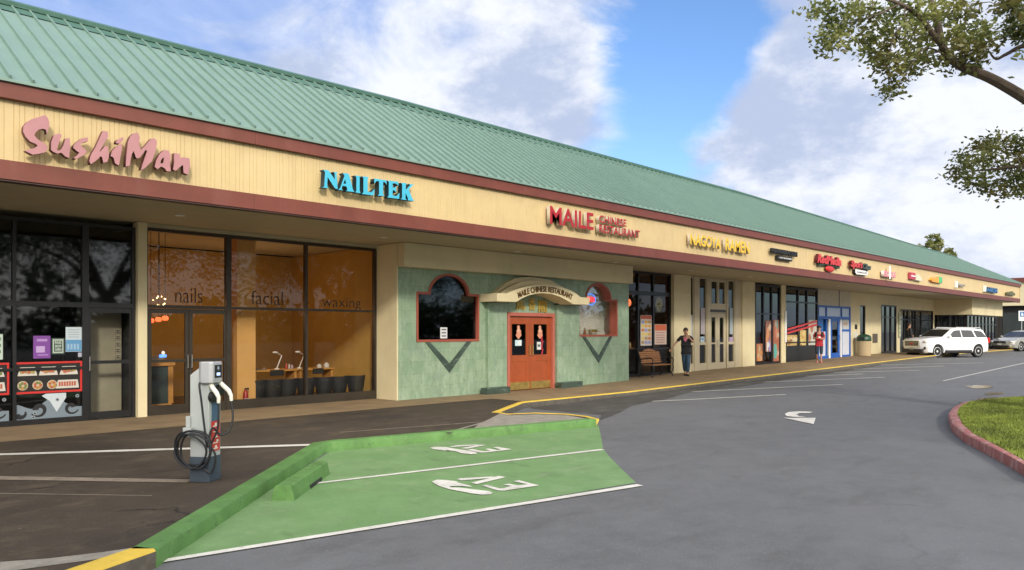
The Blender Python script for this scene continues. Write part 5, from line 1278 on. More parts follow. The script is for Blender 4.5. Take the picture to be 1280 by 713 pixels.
for k, dz in enumerate((0, .17)):
    x0, x1 = sx(984, YW-.02), sx(1021.5, YW-.02); za, zb_ = zat(984, 418-0, YW-.02)+dz, zat(1021.5, 407, YW-.02)+dz
    o = MB().prism([(x0, za), (x1, zb_), (x1, zb_+.09), (x0, za+.09)], YW-.022-.004*k, YW-.018-.004*k, M_red).build('stripe_decal')
    tag(o, ('lower', 'upper')[k]+' slanting red stripe across the glass of the dark front', 'stripe', 'slanting red stripes')
o = box('banner', None, W(979), W(980.8), YW-.10, YW-.06, 1.15, 2.55, M_white); tag(o, 'narrow white upright sign on the thin cream post', 'sign')
# neighbour building beyond
NBD = empty('shop_building', (80, 10, 0), 0, 'second cream building with red roof edge beyond the far corner', 'building')
def nb(name, *a): o = MB().box(*a).build(name); o.parent = NBD; o.matrix_parent_inverse = Matrix.Translation((-80, -10, 0)); return o
nb('wall', 80, 112, 13.0, 40, 3.9, 5.95, M_cream); nb('roof_edge', 79.8, 112.2, 12.8, 40.2, 5.96, 6.35, M_trim); nb('wall', 80.6, 111.5, 13.6, 39.5, -.3, 3.89, M_dark)
for k in range(8): nb('column', 80.1, 80.55, 13.3+k*3.4, 13.75+k*3.4, .0, 3.89, M_bronze)
for k in range(7):
    o = nb('window', 80.56, 80.58, 14.0+k*3.4, 16.4+k*3.4, .7, 3.3, mat('far_glass', (.05,.06,.06), .08)); 
# accessible parking sign
x, y = 0, 0
Z = 58.; xc = (1277-640)/F*Z; x, y = CA*Z+SA*xc, SA*Z-CA*xc
t = empty('parking_sign', (x, y, g(x)+ROAD), -(pi/2)+AZ+.2, 'white and blue accessible parking sign on a grey post at the right edge', 'sign')
MB().tube([(0,0,0),(0,0,2.9)], .03, M_silver, 8).build('post', t); MB().box(-.3, .3, -.045, -.03, 2.2, 2.95, M_white).build('sign_board', t)
MB().box(-.20, .20, -.05, -.046, 2.5, 2.9, M_blueface).build('emblem', t); MB().ell((.02,-.053,2.66),(.09,.003,.09), M_white).box(-.05,-.01,-.056,-.0505,2.7,2.84, M_white).build('emblem_mark', t)

# ------------------------------------------------------------------ EV charger and wheel stop
pA, pB, pC = Vector(G(237, 602.5)), Vector(G(261.5, 603.5)), Vector(G(273, 595.5))
u_ = (pA-pB).normalized(); v_ = Vector((-u_.y, u_.x)); 
if v_.dot(Vector((CA, SA))) < 0: v_ = -v_
wA = (pA-pB).length; dB = .23
# local axes: +x along -u_ (to the right), +y away from the camera
t = empty('charging_station', (pB.x, pB.y, 0), atan2(-u_.y, -u_.x), 'grey electric vehicle charging pedestal with coiled black cables by the green kerb', 'charger')
sk = .13  # the pedestal leans back into depth on the right side
MB().box(-wA, 0, 0, dB, .0, .27, M_slate).build('base', t, bevel=.006)
MB().prism([(-wA+.004, .271), (-.004, .271), (-.004, 1.26), (-wA*.45, 1.26), (-wA+.004, 1.17)], .004, dB-.004, M_greyenam).build('body', t, bevel=.008)
MB().box(-.002, .003, .05, dB-.05, .62, .98, mat('blue_panel', (.06,.12,.20), .3)).build('panel', t)
hd = MB().prism([(-.115, .02), (-.105, -.03), (-.07, -.055), (.04, -.055), (.07, -.03), (.07, .14), (-.115, .14)], 1.085, 1.315, M_silver, axis='z').build('head', t, bevel=.012, seg=3)
MB().box(.071, .0745, -.03, .13, 1.11, 1.295, M_silver).box(.0746, .078, -.015, .12, 1.14, 1.28, M_blk).build('display', t)
MB().box(.0781, .0795, .02, .085, 1.165, 1.195, E_screen).build('screen', t); MB().lathe([(.02,.0781),(.02,.0795)], cm((.30,.34,.40)), (0,.05,1.245), 12, 'x').build('reader_mark', t)
cb = MB()
holster = MB().lathe([(.055,0),(.06,.05),(.045,.06)], M_blk, (.0,.03,.93), 16, 'x').build('holster', t, smooth=1); MB().lathe([(.055,0),(.06,.05),(.045,.06)], M_blk, (.0,.17,1.0), 16, 'x').build('holster', t, smooth=1)
h1 = [(.015,.01,1.07),(.05,-.01,1.03),(.10,-.02,.98),(.125,-.02,.93),(.125,-.02,.87)]; h2 = [(.015,.15,1.10),(.09,.14,1.04),(.15,.14,.99),(.175,.14,.94),(.18,.14,.88)]
for h in (h1, h2): MB().tube(h, [.024,.026,.026,.022,.018], M_whiteplastic, 10).build('connector', t, smooth=1)
def smoothpath(pts, n=6):
    out = []; P_ = [Vector(p) for p in pts]
    for i in range(len(P_)-1):
        p0 = P_[max(0, i-1)]; p1 = P_[i]; p2 = P_[i+1]; p3 = P_[min(len(P_)-1, i+2)]
        for k in range(n):
            s_ = k/n; out.append(.5*((2*p1)+(-p0+p2)*s_+(2*p0-5*p1+4*p2-p3)*s_*s_+(-p0+3*p1-3*p2+p3)*s_**3))
    out.append(P_[-1]); return out
MB().tube(smoothpath([(.125,-.02,.87),(.13,-.03,.70),(.11,-.04,.55),(.02,-.06,.40),(-.02,-.06,.62),(-.05,-.07,.90),(-.08,-.06,1.06),(-.09,-.02,1.09)]), .011, M_rubber, 8).build('cable', t, smooth=1)
MB().tube(smoothpath([(.18,.14,.88),(.21,.12,.70),(.19,.08,.56),(.12,.02,.52),(.06,-.03,.60),(.03,-.05,.45),(.10,-.04,.30),(.06,-.05,.12),(-.02,-.07,.16)]), .011, M_rubber, 8).build('cable', t, smooth=1)
for k, (ox, oz, rx, rz, ph) in enumerate(((-.16,.38,.215,.20,0),(-.14,.36,.20,.215,.6),(-.12,.35,.175,.19,1.2),(-.17,.35,.19,.175,2.2))):
    MB().tube([(ox+rx*cos(a), -.055-.013*k+.012*sin(2*a+ph), oz+rz*sin(a)+.012*sin(3*a+ph)) for a in [2*pi*q/40 for q in range(40)]], .0115, M_rubber, 8, closed=True).build('cable_loop', t, smooth=1)
MB().box(-wA-.035, -wA+.06, -.075, .003, .50, .60, M_greyenam).box(-wA-.03, -wA+.02, -.03, .02, .601, .72, M_greyenam).build('cable_hook', t, bevel=.006)
MB().box(-wA+.05, -.03, -.0005, .0035, .45, .69, M_greyenam).build('access_panel', t, bevel=.003)
pm = box('label_plate', t, .000, .0045, .04, dB-.03, .33, .66, M_red)
o_ = MB()
for q in range(5): o_.box(.0046, .0056, .07, dB-.07, .35+q*.062, .363+q*.062, M_whiteplastic).box(.0047, .0058, .10+.03*(q % 2), .14+.03*(q % 2), .365+q*.062, .39+q*.062, M_whiteplastic)
o_.build('print', pm)
# wheel stop
a, b = Vector(G(368, 626.8, ROAD)), Vector(G(413, 593.0, ROAD)); d_ = b-a; L_ = d_.length
t = empty('wheel_stop', (a.x, a.y, ROAD), atan2(d_.y, d_.x), 'green painted concrete wheel stop beside the green kerb', 'wheel stop')
prof = [(0,0),(.008,.05),(.035,.155),(.05,.165),(.195,.165),(.21,.155),(.237,.05),(.245,0)]
segs = [0, L_*.2, L_*.24, L_*.45, L_*.49, L_]; mb = MB(); 
def cham(x, e): return [(x, p[0]*(1-2*e)+.245*e, p[1]*(1-e*.6)) for p in prof]
rings = [cham(0, .0), cham(.02, 0), cham(L_-.02, 0), cham(L_, .03)]
vs = [p for r_ in rings for p in r_]; fs = []; n = 8
for i in range(3):
    for k in range(7): fs.append((i*n+k, (i+1)*n+k, (i+1)*n+k+1, i*n+k+1))
fs += [tuple(range(n)), tuple(3*n+k for k in range(n))[::-1]]
mb.add(vs, fs, M_gcurb)
for q in (L_*.3, L_*.62): mb.lathe([(.022,.1655),(.022,.172),(.006,.174)], M_gcurb, (q, .125, 0), 10)
mb.box(L_*.40, L_*.72, -.006, .03, .002, .045, M_blk)
mb.build('concrete_block', t, bevel=.01)

# ------------------------------------------------------------------ bench and bin
Y = YW-.42; x = sx(814, Y); t = empty('park_bench', (x+.10, Y, g(x)), 0.0, 'wooden slat bench with scrolled black iron ends outside the ramen window', 'bench')
mb = MB()
for k in range(5): mb.box(-.66, .66, -.42+.088*k, -.345+.088*k, .41, .435, M_benchwood)
mb.build('seat', t, bevel=.005)
mb = MB(); R_ = Matrix.Translation((0,.06,.46)) @ Matrix.Rotation(-.25, 4, 'X')
for k in range(6): mb.box(-.62, .62, -.012, .012, .02+k*.068, .075+k*.068, M_benchwood, R_)
mb.prism([(-.4,.43),(.4,.43),(.3,.47),(0,.52),(-.3,.47)], -.012, .012, M_benchwood)
for i in range(len(mb.v)-10, len(mb.v)): mb.v[i] = tuple(R_ @ Vector(mb.v[i]))
mb.build('backrest', t, bevel=.004)
for s_ in (-.63, .63):
    q = MB(); q.tube(smoothpath([(s_,-.42,0),(s_,-.36,.14),(s_,-.42,.30),(s_,-.36,.42),(s_,.02,.42),(s_,.08,.62),(s_,.19,.92)]), .018, M_blk, 6); q.tube(smoothpath([(s_,.14,0),(s_,.06,.14),(s_,.10,.28),(s_,.02,.42)]), .018, M_blk, 6); q.tube(smoothpath([(s_,-.36,.12),(s_,-.15,.26),(s_,.06,.12)]), .012, M_blk, 6)
    q.tube(smoothpath([(s_,-.40,.42),(s_,-.42,.60),(s_,-.30,.66),(s_,.09,.62)]), .018, M_blk, 6); q.build('end_frame', t, smooth=1)
x = sx(1080, 14.9); t = empty('litter_bin', (x, 14.9, g(x)), 0, 'round tan aggregate litter bin with a dark green domed lid', 'bin')
MB().lathe([(.30,0),(.33,.02),(.35,.78),(.33,.80)], M_bin, (0,0,0), 24).build('drum', t, smooth=1)
MB().lathe([(.36,.801),(.37,.84),(.36,1.0),(.28,1.10),(.12,1.16),(.0,1.17)], M_bingreen, (0,0,0), 24).build('lid', t, smooth=1); MB().box(-.37,-.30,-.14,.14,.86,1.0, M_blk).build('flap', t)
# ------------------------------------------------------------------ people
def skin_obj(name, J, E, m, parent, lvl=2, root=None):
    names = list(J); me = bpy.data.meshes.new(name); me.from_pydata([J[k][0] for k in names], [(names.index(a), names.index(b)) for a, b in E], [])
    o = bpy.data.objects.new(name, me); COL.objects.link(o)
    if parent: o.parent = parent
    o.modifiers.new('skin', 'SKIN'); me.materials.append(m)
    if not me.skin_vertices: 
        me.skin_vertices.new() if hasattr(me.skin_vertices, 'new') else None
    if len(me.skin_vertices):
        for i, k in enumerate(names):
            r = J[k][1]; r = r if isinstance(r, tuple) else (r, r); me.skin_vertices[0].data[i].radius = r; me.skin_vertices[0].data[i].use_root = (k == (root or names[0]))
    sd = o.modifiers.new('sub', 'SUBSURF'); sd.levels = lvl; sd.render_levels = lvl
    o.modifiers['skin'].use_smooth_shade = True
    return o
def ensure_skin(o):
    pass
def person(loc, rz, H, J, cols, label, extras=None):
    """J: joint positions (x to the figure's left, y backwards; the figure faces -y), metres for a 1.75 m figure"""
    t = empty('person', loc, rz, label, 'person'); t.scale = (H/1.75,)*3
    E = [('pelvis','waist'),('waist','chest'),('chest','neck'),('neck','chin'),('chin','brow'),('brow','crown')]
    for s in 'lr': E += [('chest', s+'sh'), (s+'sh', s+'el'), (s+'el', s+'wr'), (s+'wr', s+'ha'), ('pelvis', s+'hip'), (s+'hip', s+'kn'), (s+'kn', s+'an'), (s+'an', s+'to')]
    R = dict(pelvis=(.13,.10), waist=(.125,.095), chest=(.15,.105), neck=.052, chin=(.062,.07), brow=(.078,.092), crown=(.06,.07), lsh=.055, rsh=.055, lel=.038, rel=.038, lwr=.026, rwr=.026, lha=(.036,.018), rha=(.036,.018), lhip=.085, rhip=.085, lkn=.055, rkn=.055, lan=.036, ran=.036, lto=.03, rto=.03)
    b = skin_obj('body', {k: (J[k], R[k]) for k in J if k in R}, E, M_skin, t)
    tp = {k: (J[k], r) for k, r in dict(pelvis=(.18,.145), waist=(.178,.145), chest=(.195,.14)).items()}
    nk = Vector(J['neck']).lerp(Vector(J['chest']), .45); tp['nb'] = (tuple(nk), (.10,.08)); E2 = [('pelvis','waist'),('waist','chest'),('chest','nb')]
    for s in 'lr':
        el = Vector(J[s+'sh']).lerp(Vector(J[s+'el']), .75 if not cols.get('long') else .98); tp[s+'sh'] = (J[s+'sh'], .072); tp[s+'sl'] = (tuple(el), .062 if not cols.get('long') else .05); E2 += [('chest', s+'sh'), (s+'sh', s+'sl')]
        if cols.get('long'): tp[s+'cu'] = (J[s+'wr'], .036); E2 += [(s+'sl', s+'cu')]
    tp['hem'] = (tuple(Vector(J['pelvis'])-Vector((0,0,.10))), (.19,.155)); E2.append(('pelvis','hem'))
    skin_obj('shirt', tp, E2, cols['top'], t)
    tr = {'pelvis': (tuple(Vector(J['pelvis'])-Vector((0,0,.03))), (.12,.095))}; E3 = []
    for s in 'lr':
        tr[s+'hip'] = (J[s+'hip'], .100); tr[s+'kn'] = (J[s+'kn'], .085); E3 += [('pelvis', s+'hip'), (s+'hip', s+'kn')]
        if not cols.get('short'): tr[s+'an'] = (tuple(Vector(J[s+'an'])+Vector((0,0,.02))), .068); E3 += [(s+'kn', s+'an')]
        else: tr[s+'an'] = (tuple(Vector(J[s+'kn']).lerp(Vector(J[s+'an']), .3)), .062); E3 += [(s+'kn', s+'an')]
    skin_obj('trousers', tr, E3, cols['leg'], t)
    for s in 'lr':
        an, to = Vector(J[s+'an']), Vector(J[s+'to']); d = (to-an); d.z = 0; d.normalize(); q = Vector((-d.y, d.x, 0))
        hl = an-d*.07; mb = MB(); z0 = to.z-.035
        pts = [(hl, .036), (an, .042), (an.lerp(to, .6), .046), (to+d*.03, .045), (to+d*.09, .022)]
        vs = []
        for p, w_ in pts:
            for (a_, z_) in ((-1,z0),(1,z0),(1,z0+.05),(.5,z0+.085 if (p-hl).length < .12 else z0+.062),(-.5,z0+.085 if (p-hl).length < .12 else z0+.062),(-1,z0+.05)): vs.append((p.x+q.x*w_*a_, p.y+q.y*w_*a_, z_))
        fs = [(i*6+k, i*6+(k+1) % 6, (i+1)*6+(k+1) % 6, (i+1)*6+k) for i in range(4) for k in range(6)]+[tuple(range(6))[::-1], tuple(24+k for k in range(6))]
        mb.add(vs, fs, cols['shoe']).build('shoe', t, smooth=1)
        # fingers
        ha, wr = Vector(J[s+'ha']), Vector(J[s+'wr']); f = (ha-wr).normalized(); sd_ = f.cross(Vector((0,1,0))); sd_ = sd_.normalized() if sd_.length > .1 else Vector((1,0,0)); cu = f.cross(sd_)
        for k in range(4):
            bs = ha+sd_*(-.027+.018*k)+f*.01; ln = (.062,.072,.068,.052)[k]
            MB().tube([bs-f*.02, bs+f*ln*.5+cu*.006, bs+f*ln*.85+cu*.022], [.010,.009,.007], M_skin, 6).build('finger', t, smooth=1)
        MB().tube([ha-f*.02+sd_*.025, ha+f*.015+sd_*.052, ha+f*.045+sd_*.055], [.012,.010,.008], M_skin, 6).build('thumb', t, smooth=1)
    br, ch, cr = Vector(J['brow']), Vector(J['chin']), Vector(J['crown']); up = (cr-ch).normalized(); fw = Vector(cols.get('face', (0,-1,0))).normalized(); fw = (fw-up*fw.dot(up)).normalized(); sd_ = up.cross(fw)
    M_ = Matrix((sd_, -fw, up)).transposed()
    hm = MB(); hm.ell(br+up*.035-fw*.018, (.086,.098,.088), M_hair, 16, 10, M_)
    if cols.get('hairlong'): hm.ell(br-up*.05-fw*.05, (.088,.06,.14), M_hair, 14, 10, M_)
    hm.build('hair', t, smooth=1)
    fm = MB(); fm.tube([br-up*.005+fw*.088, br-up*.045+fw*.108, br-up*.055+fw*.09], [.008,.014,.008], M_skin, 6)
    fm.build('nose', t, smooth=1); MB().ell(ch+up*.012+fw*.078, (.026,.008,.007), cm((.30,.10,.08)), 8, 6, M_).build('mouth', t, smooth=1)
    for s_ in (-1, 1):
        MB().ell(br-up*.02+sd_*.083*s_-fw*.005, (.012,.02,.032), M_skin, 8, 6, M_).build('ear', t, smooth=1)
        MB().ell(br-up*.005+sd_*.033*s_+fw*.084, (.018,.010,.010) if not cols.get('glasses') else (.030,.012,.022), M_blk, 8, 6, M_).build('eye' if not cols.get('glasses') else 'sunglass_lens', t, smooth=1)
    if extras: extras(t, J)
    return t
base = dict(pelvis=(0,0,.95), waist=(0,.0,1.10), chest=(0,0,1.34), neck=(0,0,1.49), chin=(0,-.015,1.575), brow=(0,-.01,1.64), crown=(0,0,1.70),
            lsh=(.17,0,1.41), rsh=(-.17,0,1.41), lhip=(.09,0,.90), rhip=(-.09,0,.90), lkn=(.10,-.03,.50), rkn=(-.10,-.03,.50), lan=(.10,.02,.09), ran=(-.10,.02,.09), lto=(.11,-.12,.035), rto=(-.11,-.12,.035),
            lel=(.25,.02,1.13), rel=(-.25,.02,1.13), lwr=(.27,-.06,.88), rwr=(-.27,-.06,.88), lha=(.27,-.08,.80), rha=(-.27,-.08,.80))
# man in black tee: walks towards the viewer, right arm held out and down, left hand at his mouth
J = dict(base); J.update(rel=(-.36,.02,1.20), rwr=(-.50,-.06,1.00), rha=(-.56,-.08,.94), lsh=(.17,-.01,1.41), lel=(.25,-.20,1.22), lwr=(.06,-.25,1.44), lha=(.02,-.20,1.51),
         lkn=(.07,-.13,.50), lan=(.05,-.08,.10), lto=(.05,-.22,.04), rkn=(-.06,.02,.50), ran=(-.02,.20,.13), rto=(-.02,.07,.035), brow=(-.02,-.03,1.64), chin=(-.02,-.04,1.575), crown=(-.01,-.02,1.70))
x, y = G(857.5, 470)
def ex1(t, J):
    mb = MB(); pk = cm((.62,.16,.26))
    for (a, b_, r) in ((-.03,1.36,.035),(.02,1.37,.03),(-.01,1.32,.045),(.03,1.32,.03),(-.04,1.31,.028),(0,1.27,.03)): mb.ell((a-.03, -.133-.0, b_), (r, .018, r), pk, 8, 6)
    mb.build('shirt_print', t)
person((x, y, g(x)), AZ-pi/2-radians(8), 1.68, J, dict(top=M_tee, leg=M_denim, shoe=M_blk, glasses=True, face=(-.45,-1,0)), 'man in black tee with pink print, jeans and sunglasses, hand at his mouth', ex1)
# person in red
J = dict(base); J.update(lkn=(.09,-.10,.50), lan=(.08,-.10,.09), lto=(.09,-.24,.035), ran=(-.08,.14,.10), rto=(-.09,.0,.035), rel=(-.26,.0,1.14), rwr=(-.16,-.20,1.16), rha=(-.10,-.24,1.20), lel=(.24,-.02,1.13), lwr=(.16,-.20,1.12), lha=(.09,-.24,1.14))
x, y = G(1024, 453.5)
def ex2(t, J):
    mb = MB()
    for s_ in (-1, 1): mb.ell((s_*.125, -.015, 1.30), (.075,.135,.17), M_blk, 14, 10)
    mb.build('vest', t, smooth=1); MB().ell((0,-.132,1.20), (.075,.018,.045), M_white, 10, 6).build('shirt_print', t)
person((x, y, g(x)), AZ-pi/2-radians(20), 1.66, J, dict(top=M_redtee, leg=M_navycl, shoe=M_pinkshoe, short=True), 'person in red shirt with black vest, dark cropped trousers and pink shoes', ex2)
# dark figure behind the white car
J = dict(base); J.update(lel=(.27,.0,1.15), lwr=(.20,-.18,1.02), lha=(.16,-.24,1.02))
Z = 42.5; xc = (1136.5-640)/F*Z; x, y = CA*Z+SA*xc, SA*Z-CA*xc
person((x, y, g(x)), radians(40), 1.74, J, dict(top=M_tee, leg=M_navycl, shoe=M_blk, long=True), 'person in dark jacket standing behind the white car bonnet', None)

# ------------------------------------------------------------------ cars
def car(loc, heading, kind, paint, label, scale=1.):
    """local: +x is forward; origin on the ground at the middle"""
    t = empty('parked_car', loc, heading, label, 'car', 'cars parked by the far kerb'); t.scale = (scale,)*3
    if kind == 'suv':
        Lc, Wd, belt = 4.70, .925, 1.10; wb = 1.43; wr_ = .365; xo = .02
        front = [(2.05,1.085),(2.22,1.03),(2.30,.93),(2.34,.78),(2.35,.55),(2.31,.34),(2.22,.27)]
        rear = [(-2.28,1.05),(-2.33,.86),(-2.35,.62),(-2.33,.40),(-2.24,.30)]
        green = [(1.02,1.16),(.70,1.36),(.30,1.60),(.10,1.655),(-.50,1.685),(-1.30,1.665),(-1.90,1.61),(-2.02,1.55),(-2.22,1.14)]
        hood = [(1.5,1.135),(1.02,1.155)]
        glassx = [[(.74,1.145),(.22,1.53),(-.22,1.56),(-.24,1.145)], [(-.30,1.145),(-.28,1.56),(-1.05,1.55),(-1.20,1.145)], [(-1.30,1.145),(-1.16,1.545),(-1.72,1.49),(-1.98,1.20),(-1.97,1.145)]]
        th = .30
    else:
        Lc, Wd, belt = 4.75, .90, .93; wb = 1.37; wr_ = .33; xo = .05
        front = [(2.10,.80),(2.28,.74),(2.38,.62),(2.40,.45),(2.36,.28),(2.26,.22)]
        rear = [(-2.22,.93),(-2.36,.85),(-2.38,.60),(-2.34,.34),(-2.22,.24)]
        green = [(.98,.97),(.55,1.20),(.18,1.38),(-.10,1.44),(-.50,1.455),(-1.0,1.40),(-1.35,1.28),(-1.80,1.02)]
        hood = [(1.65,.92),(1.2,.96),(.98,.965)]
        glassx = [[(.66,.975),(.16,1.29),(-.26,1.37),(-.30,.975)], [(-.36,.975),(-.33,1.37),(-.85,1.33),(-1.20,1.16),(-1.25,.975)]]
        th = .42
    zb = .30 if kind == 'suv' else .22
    def arch_(xc): return [(xc+(wr_+.055)*cos(a), max(zb, wr_+(wr_+.055)*sin(a))) for a in [pi-pi*k/12 for k in range(13)]][::1]
    def halfw(z):
        w_ = Wd
        if z > belt: w_ -= (z-belt)*th
        if z < .5: w_ -= (.5-z)*.12
        return w_
    roofline = green if kind == 'suv' else green
    loop = []                                  # clockwise: cowl -> over the roof -> rear -> bottom -> front -> bonnet
    loop += [('g', p) for p in green]
    loop += [('b', p) for p in rear]
    bottom = [(-wb-wr_-.055, zb)]+arch_(-wb)[1:-1]+[(-wb+wr_+.055, zb), (wb+xo-wr_-.055, zb)]+arch_(wb+xo)[1:-1]+[(wb+xo+wr_+.055, zb)]
    loop += [('b', p) for p in bottom]
    loop += [('b', p) for p in front[::-1]]
    loop += [('b', p) for p in hood]
    pts = [p for _, p in loop]; n = len(pts)
    # normals for the rounding inset
    def inset(i, r):
        a, b = Vector(pts[i-1]), Vector(pts[(i+1) % n]); d = (b-a); q = Vector((d.y, -d.x)); q.normalize()
        return Vector(pts[i])+q*(-r)
    ar = sum(pts[i][0]*pts[(i+1) % n][1]-pts[(i+1) % n][0]*pts[i][1] for i in range(n))
    sgn = 1 if ar > 0 else -1
    rows = [(-1,.05),(-.93,.008),(-.6,0),(0,0),(.6,0),(.93,.008),(1,.05)]; vs = []
    for f, r in rows:
        for i, p in enumerate(pts):
            isb = p in bottom
            a, b = Vector(pts[i-1]), Vector(pts[(i+1) % n]); d = (b-a); q = Vector((d.y, -d.x))*sgn
            q = q.normalized() if q.length > 1e-6 else Vector((0, 1)); rr = 0 if isb else r
            c = Vector(p)-q*rr; xx = c.x
            if abs(xx) > 1.5: k = (abs(xx)-1.5)/.85; xx -= (1 if xx > 0 else -1)*.20*abs(f)**3*k
            crown = .02*(1-f*f) if p[1] > belt+.02 else 0
            vs.append((xx, f*halfw(c.y), c.y+crown))
    fs = []
    for j in range(len(rows)-1):
        for i in range(n):
            if pts[i] in bottom and pts[(i+1) % n] in bottom and 1 <= j <= 4 and False: continue
            fs.append((j*n+i, j*n+(i+1) % n, (j+1)*n+(i+1) % n, (j+1)*n+i))
    for j in (0, len(rows)-1):
        tri = tessellate_polygon([[Vector((vs[j*n+i][0], vs[j*n+i][2], 0)) for i in range(n)]])
        for tr in tri: fs.append(tuple(j*n+k for k in tr))
    me_ = MB().add(vs, fs, paint); body = me_.build('body', t, smooth=1, sharp=32)
    bm = bmesh.new(); bm.from_mesh(body.data); bmesh.ops.recalc_face_normals(bm, faces=bm.faces); bm.to_mesh(body.data); bm.free()
    for s_ in (-1, 1):
        for gp in glassx:
            m_ = MB().add([(x, s_*(halfw(z)+.006), z) for x, z in gp], [tuple(range(len(gp))) if s_ < 0 else tuple(range(len(gp)))[::-1]], M_carglass); m_.build('window', t)
        # seams and handles
        se = MB()
        for xx in ((.86,-.27,-1.24) if kind == 'suv' else (.80,-.33,-1.22)): se.box(xx-.006, xx+.006, s_*(Wd+.002)-.003, s_*(Wd+.002)+.003, .42, belt, M_carblack)
        se.build('door_seam', t)
        for xx in ((-.12,-1.02) if kind == 'suv' else (-.15,-1.02)): MB().box(xx-.09, xx+.09, s_*(Wd+.018)-.012, s_*(Wd+.018)+.012, belt-.17, belt-.14, M_chrome if kind != 'suv' else paint).build('door_handle', t, bevel=.005)
        MB().ell((.72, s_*(Wd+.09), belt+.10), (.09,.11,.075), paint, 12, 8).build('wing_mirror', t, smooth=1)
        if kind == 'suv':
            sm = MB(); sm.box(-.95, .95, s_*(Wd-.01)-.025, s_*(Wd-.01)+.025, .29, .43, M_carblack); sm.build('sill', t, bevel=.01)
            MB().tube([(.0, s_*(halfw(1.64)-.09), 1.665),(-.1, s_*(halfw(1.64)-.09), 1.715),(-1.75, s_*(halfw(1.64)-.09), 1.70),(-1.85, s_*(halfw(1.64)-.09), 1.65)], .018, M_chrome, 6).build('roof_rail', t)
            for xc in (wb+xo, -wb):
                o = []; 
                for k in range(13): a_ = pi*k/12; o.append((xc+(wr_+.125)*cos(a_), wr_+(wr_+.11)*sin(a_)))
                for k in range(13): a_ = pi-pi*k/12; o.append((xc+(wr_+.052)*cos(a_), wr_+(wr_+.052)*sin(a_)))
                MB().prism(o, s_*(Wd+.001) if s_ < 0 else s_*(Wd-.02), s_*(Wd-.02) if s_ < 0 else s_*(Wd+.012), M_carwhite if False else paint).build('wheel_arch', t)
        # lamps
        if kind == 'suv':
            MB().ell((2.10, s_*.76, .90), (.16,.13,.085), M_lens, 12, 8).build('headlight', t, smooth=1); MB().box(2.17, 2.25, s_*.80-.05, s_*.80+.05, .48, .62, M_carblack).build('fog_lamp', t, bevel=.015)
            MB().box(-2.345, -2.12, s_*(Wd-.13)-.05, s_*(Wd-.13)+.05, .82, 1.12, M_tail).build('taillight', t, bevel=.02)
        else:
            MB().ell((2.10, s_*.70, .68), (.24,.17,.085), M_lens, 12, 8, Matrix.Rotation(-s_*.3, 3, 'Z')).build('headlight', t, smooth=1); MB().ell((2.28, s_*.66, .40), (.06,.08,.05), M_lens, 10, 6).build('fog_lamp', t, smooth=1)
            MB().box(-2.32, -2.05, s_*(Wd-.06)-.05, s_*(Wd-.06)+.05, .72, .90, M_tail).build('taillight', t, bevel=.02)
        # wheels
        for xc in (wb+xo, -wb):
            wt = empty('wheel', (xc, s_*(Wd-.13), wr_)); wt.parent = t
            MB().lathe([(wr_*.62,-.11),(wr_*.93,-.115),(wr_,-.08),(wr_,.08),(wr_*.93,.115),(wr_*.62,.11)], M_tyre, (0,0,0), 28, 'y').build('tyre', wt, smooth=1)
            rm = MB(); rm.lathe([(wr_*.60,s_*.02),(wr_*.66,s_*.113),(wr_*.60,s_*.118),(wr_*.57,s_*.06)], M_alloy, (0,0,0), 28, 'y')
            rm.lathe([(wr_*.6,s_*.03),(wr_*.6,s_*.031)], M_carblack, (0,0,0), 24, 'y'); rm.lathe([(wr_*.17,s_*.03),(wr_*.17,s_*.11),(wr_*.12,s_*.118)], M_alloy, (0,0,0), 16, 'y')
            for k in range(6 if kind == 'suv' else 10):
                a_ = 2*pi*k/(6 if kind == 'suv' else 10); M_ = Matrix.Rotation(a_, 4, 'Y'); hw_ = .05 if kind == 'suv' else .016
                rm.box(wr_*.12, wr_*.60, min(s_*.075, s_*.105), max(s_*.075, s_*.105), -hw_, hw_, M_alloy, M_)
            rm.build('rim', wt)
    # windscreen / rear glass
    def strip(name, A, B, m, f=.86, off=.008):
        vs = []
        for p in (A, B):
            for q in (-f, -f*.5, 0, f*.5, f): vs.append((p[0]+off*(1 if A[0] > 0 else -1), q*halfw(p[1]), p[1]+off+.02*(1-q*q)*(1 if p[1] > belt+.02 else .0)))
        MB().add(vs, [(k, k+1, k+6, k+5) for k in range(4)], m).build(name, t)
    if kind == 'suv':
        strip('windshield', (.99,1.175), (.34,1.575), M_carglass); strip('rear_window', (-2.20,1.19), (-2.045,1.50), M_carglass)
        gr = MB().box(2.315, 2.365, -.50, .50, .66, .93, M_carblack); gr.box(2.30, 2.372, -.54, .54, .931, .97, M_chrome); gr.box(2.30, 2.372, -.54, .54, .62, .659, M_chrome)
        for s_ in (-1, 1): gr.box(2.30, 2.371, s_*.52-.02, s_*.52+.02, .6595, .9305, M_chrome)
        for k in range(3): gr.box(2.3655, 2.370, -.49, .49, .70+k*.075, .712+k*.075, M_chrome)
        gr.build('grille', t); MB().box(2.20, 2.36, -.72, .72, .28, .50, M_carblack).build('lower_bumper', t, bevel=.03); MB().box(2.361, 2.368, -.15, .15, .46, .56, cm((.45,.48,.40))).build('number_plate', t)
        me = text_mesh('GMC', .03, 0, .03); me.materials.append(M_red)
        for v in me.vertices: v.co = (2.3715+(.008 if v.co.z > 0 else 0), -.17+v.co.x*.145, .745+v.co.y*.15)
        o = bpy.data.objects.new('emblem', me); COL.objects.link(o); o.parent = t
    else:
        strip('windshield', (.93,1.0), (.24,1.365), M_carglass); strip('rear_window', (-1.76,1.05), (-1.32,1.29), M_carglass)
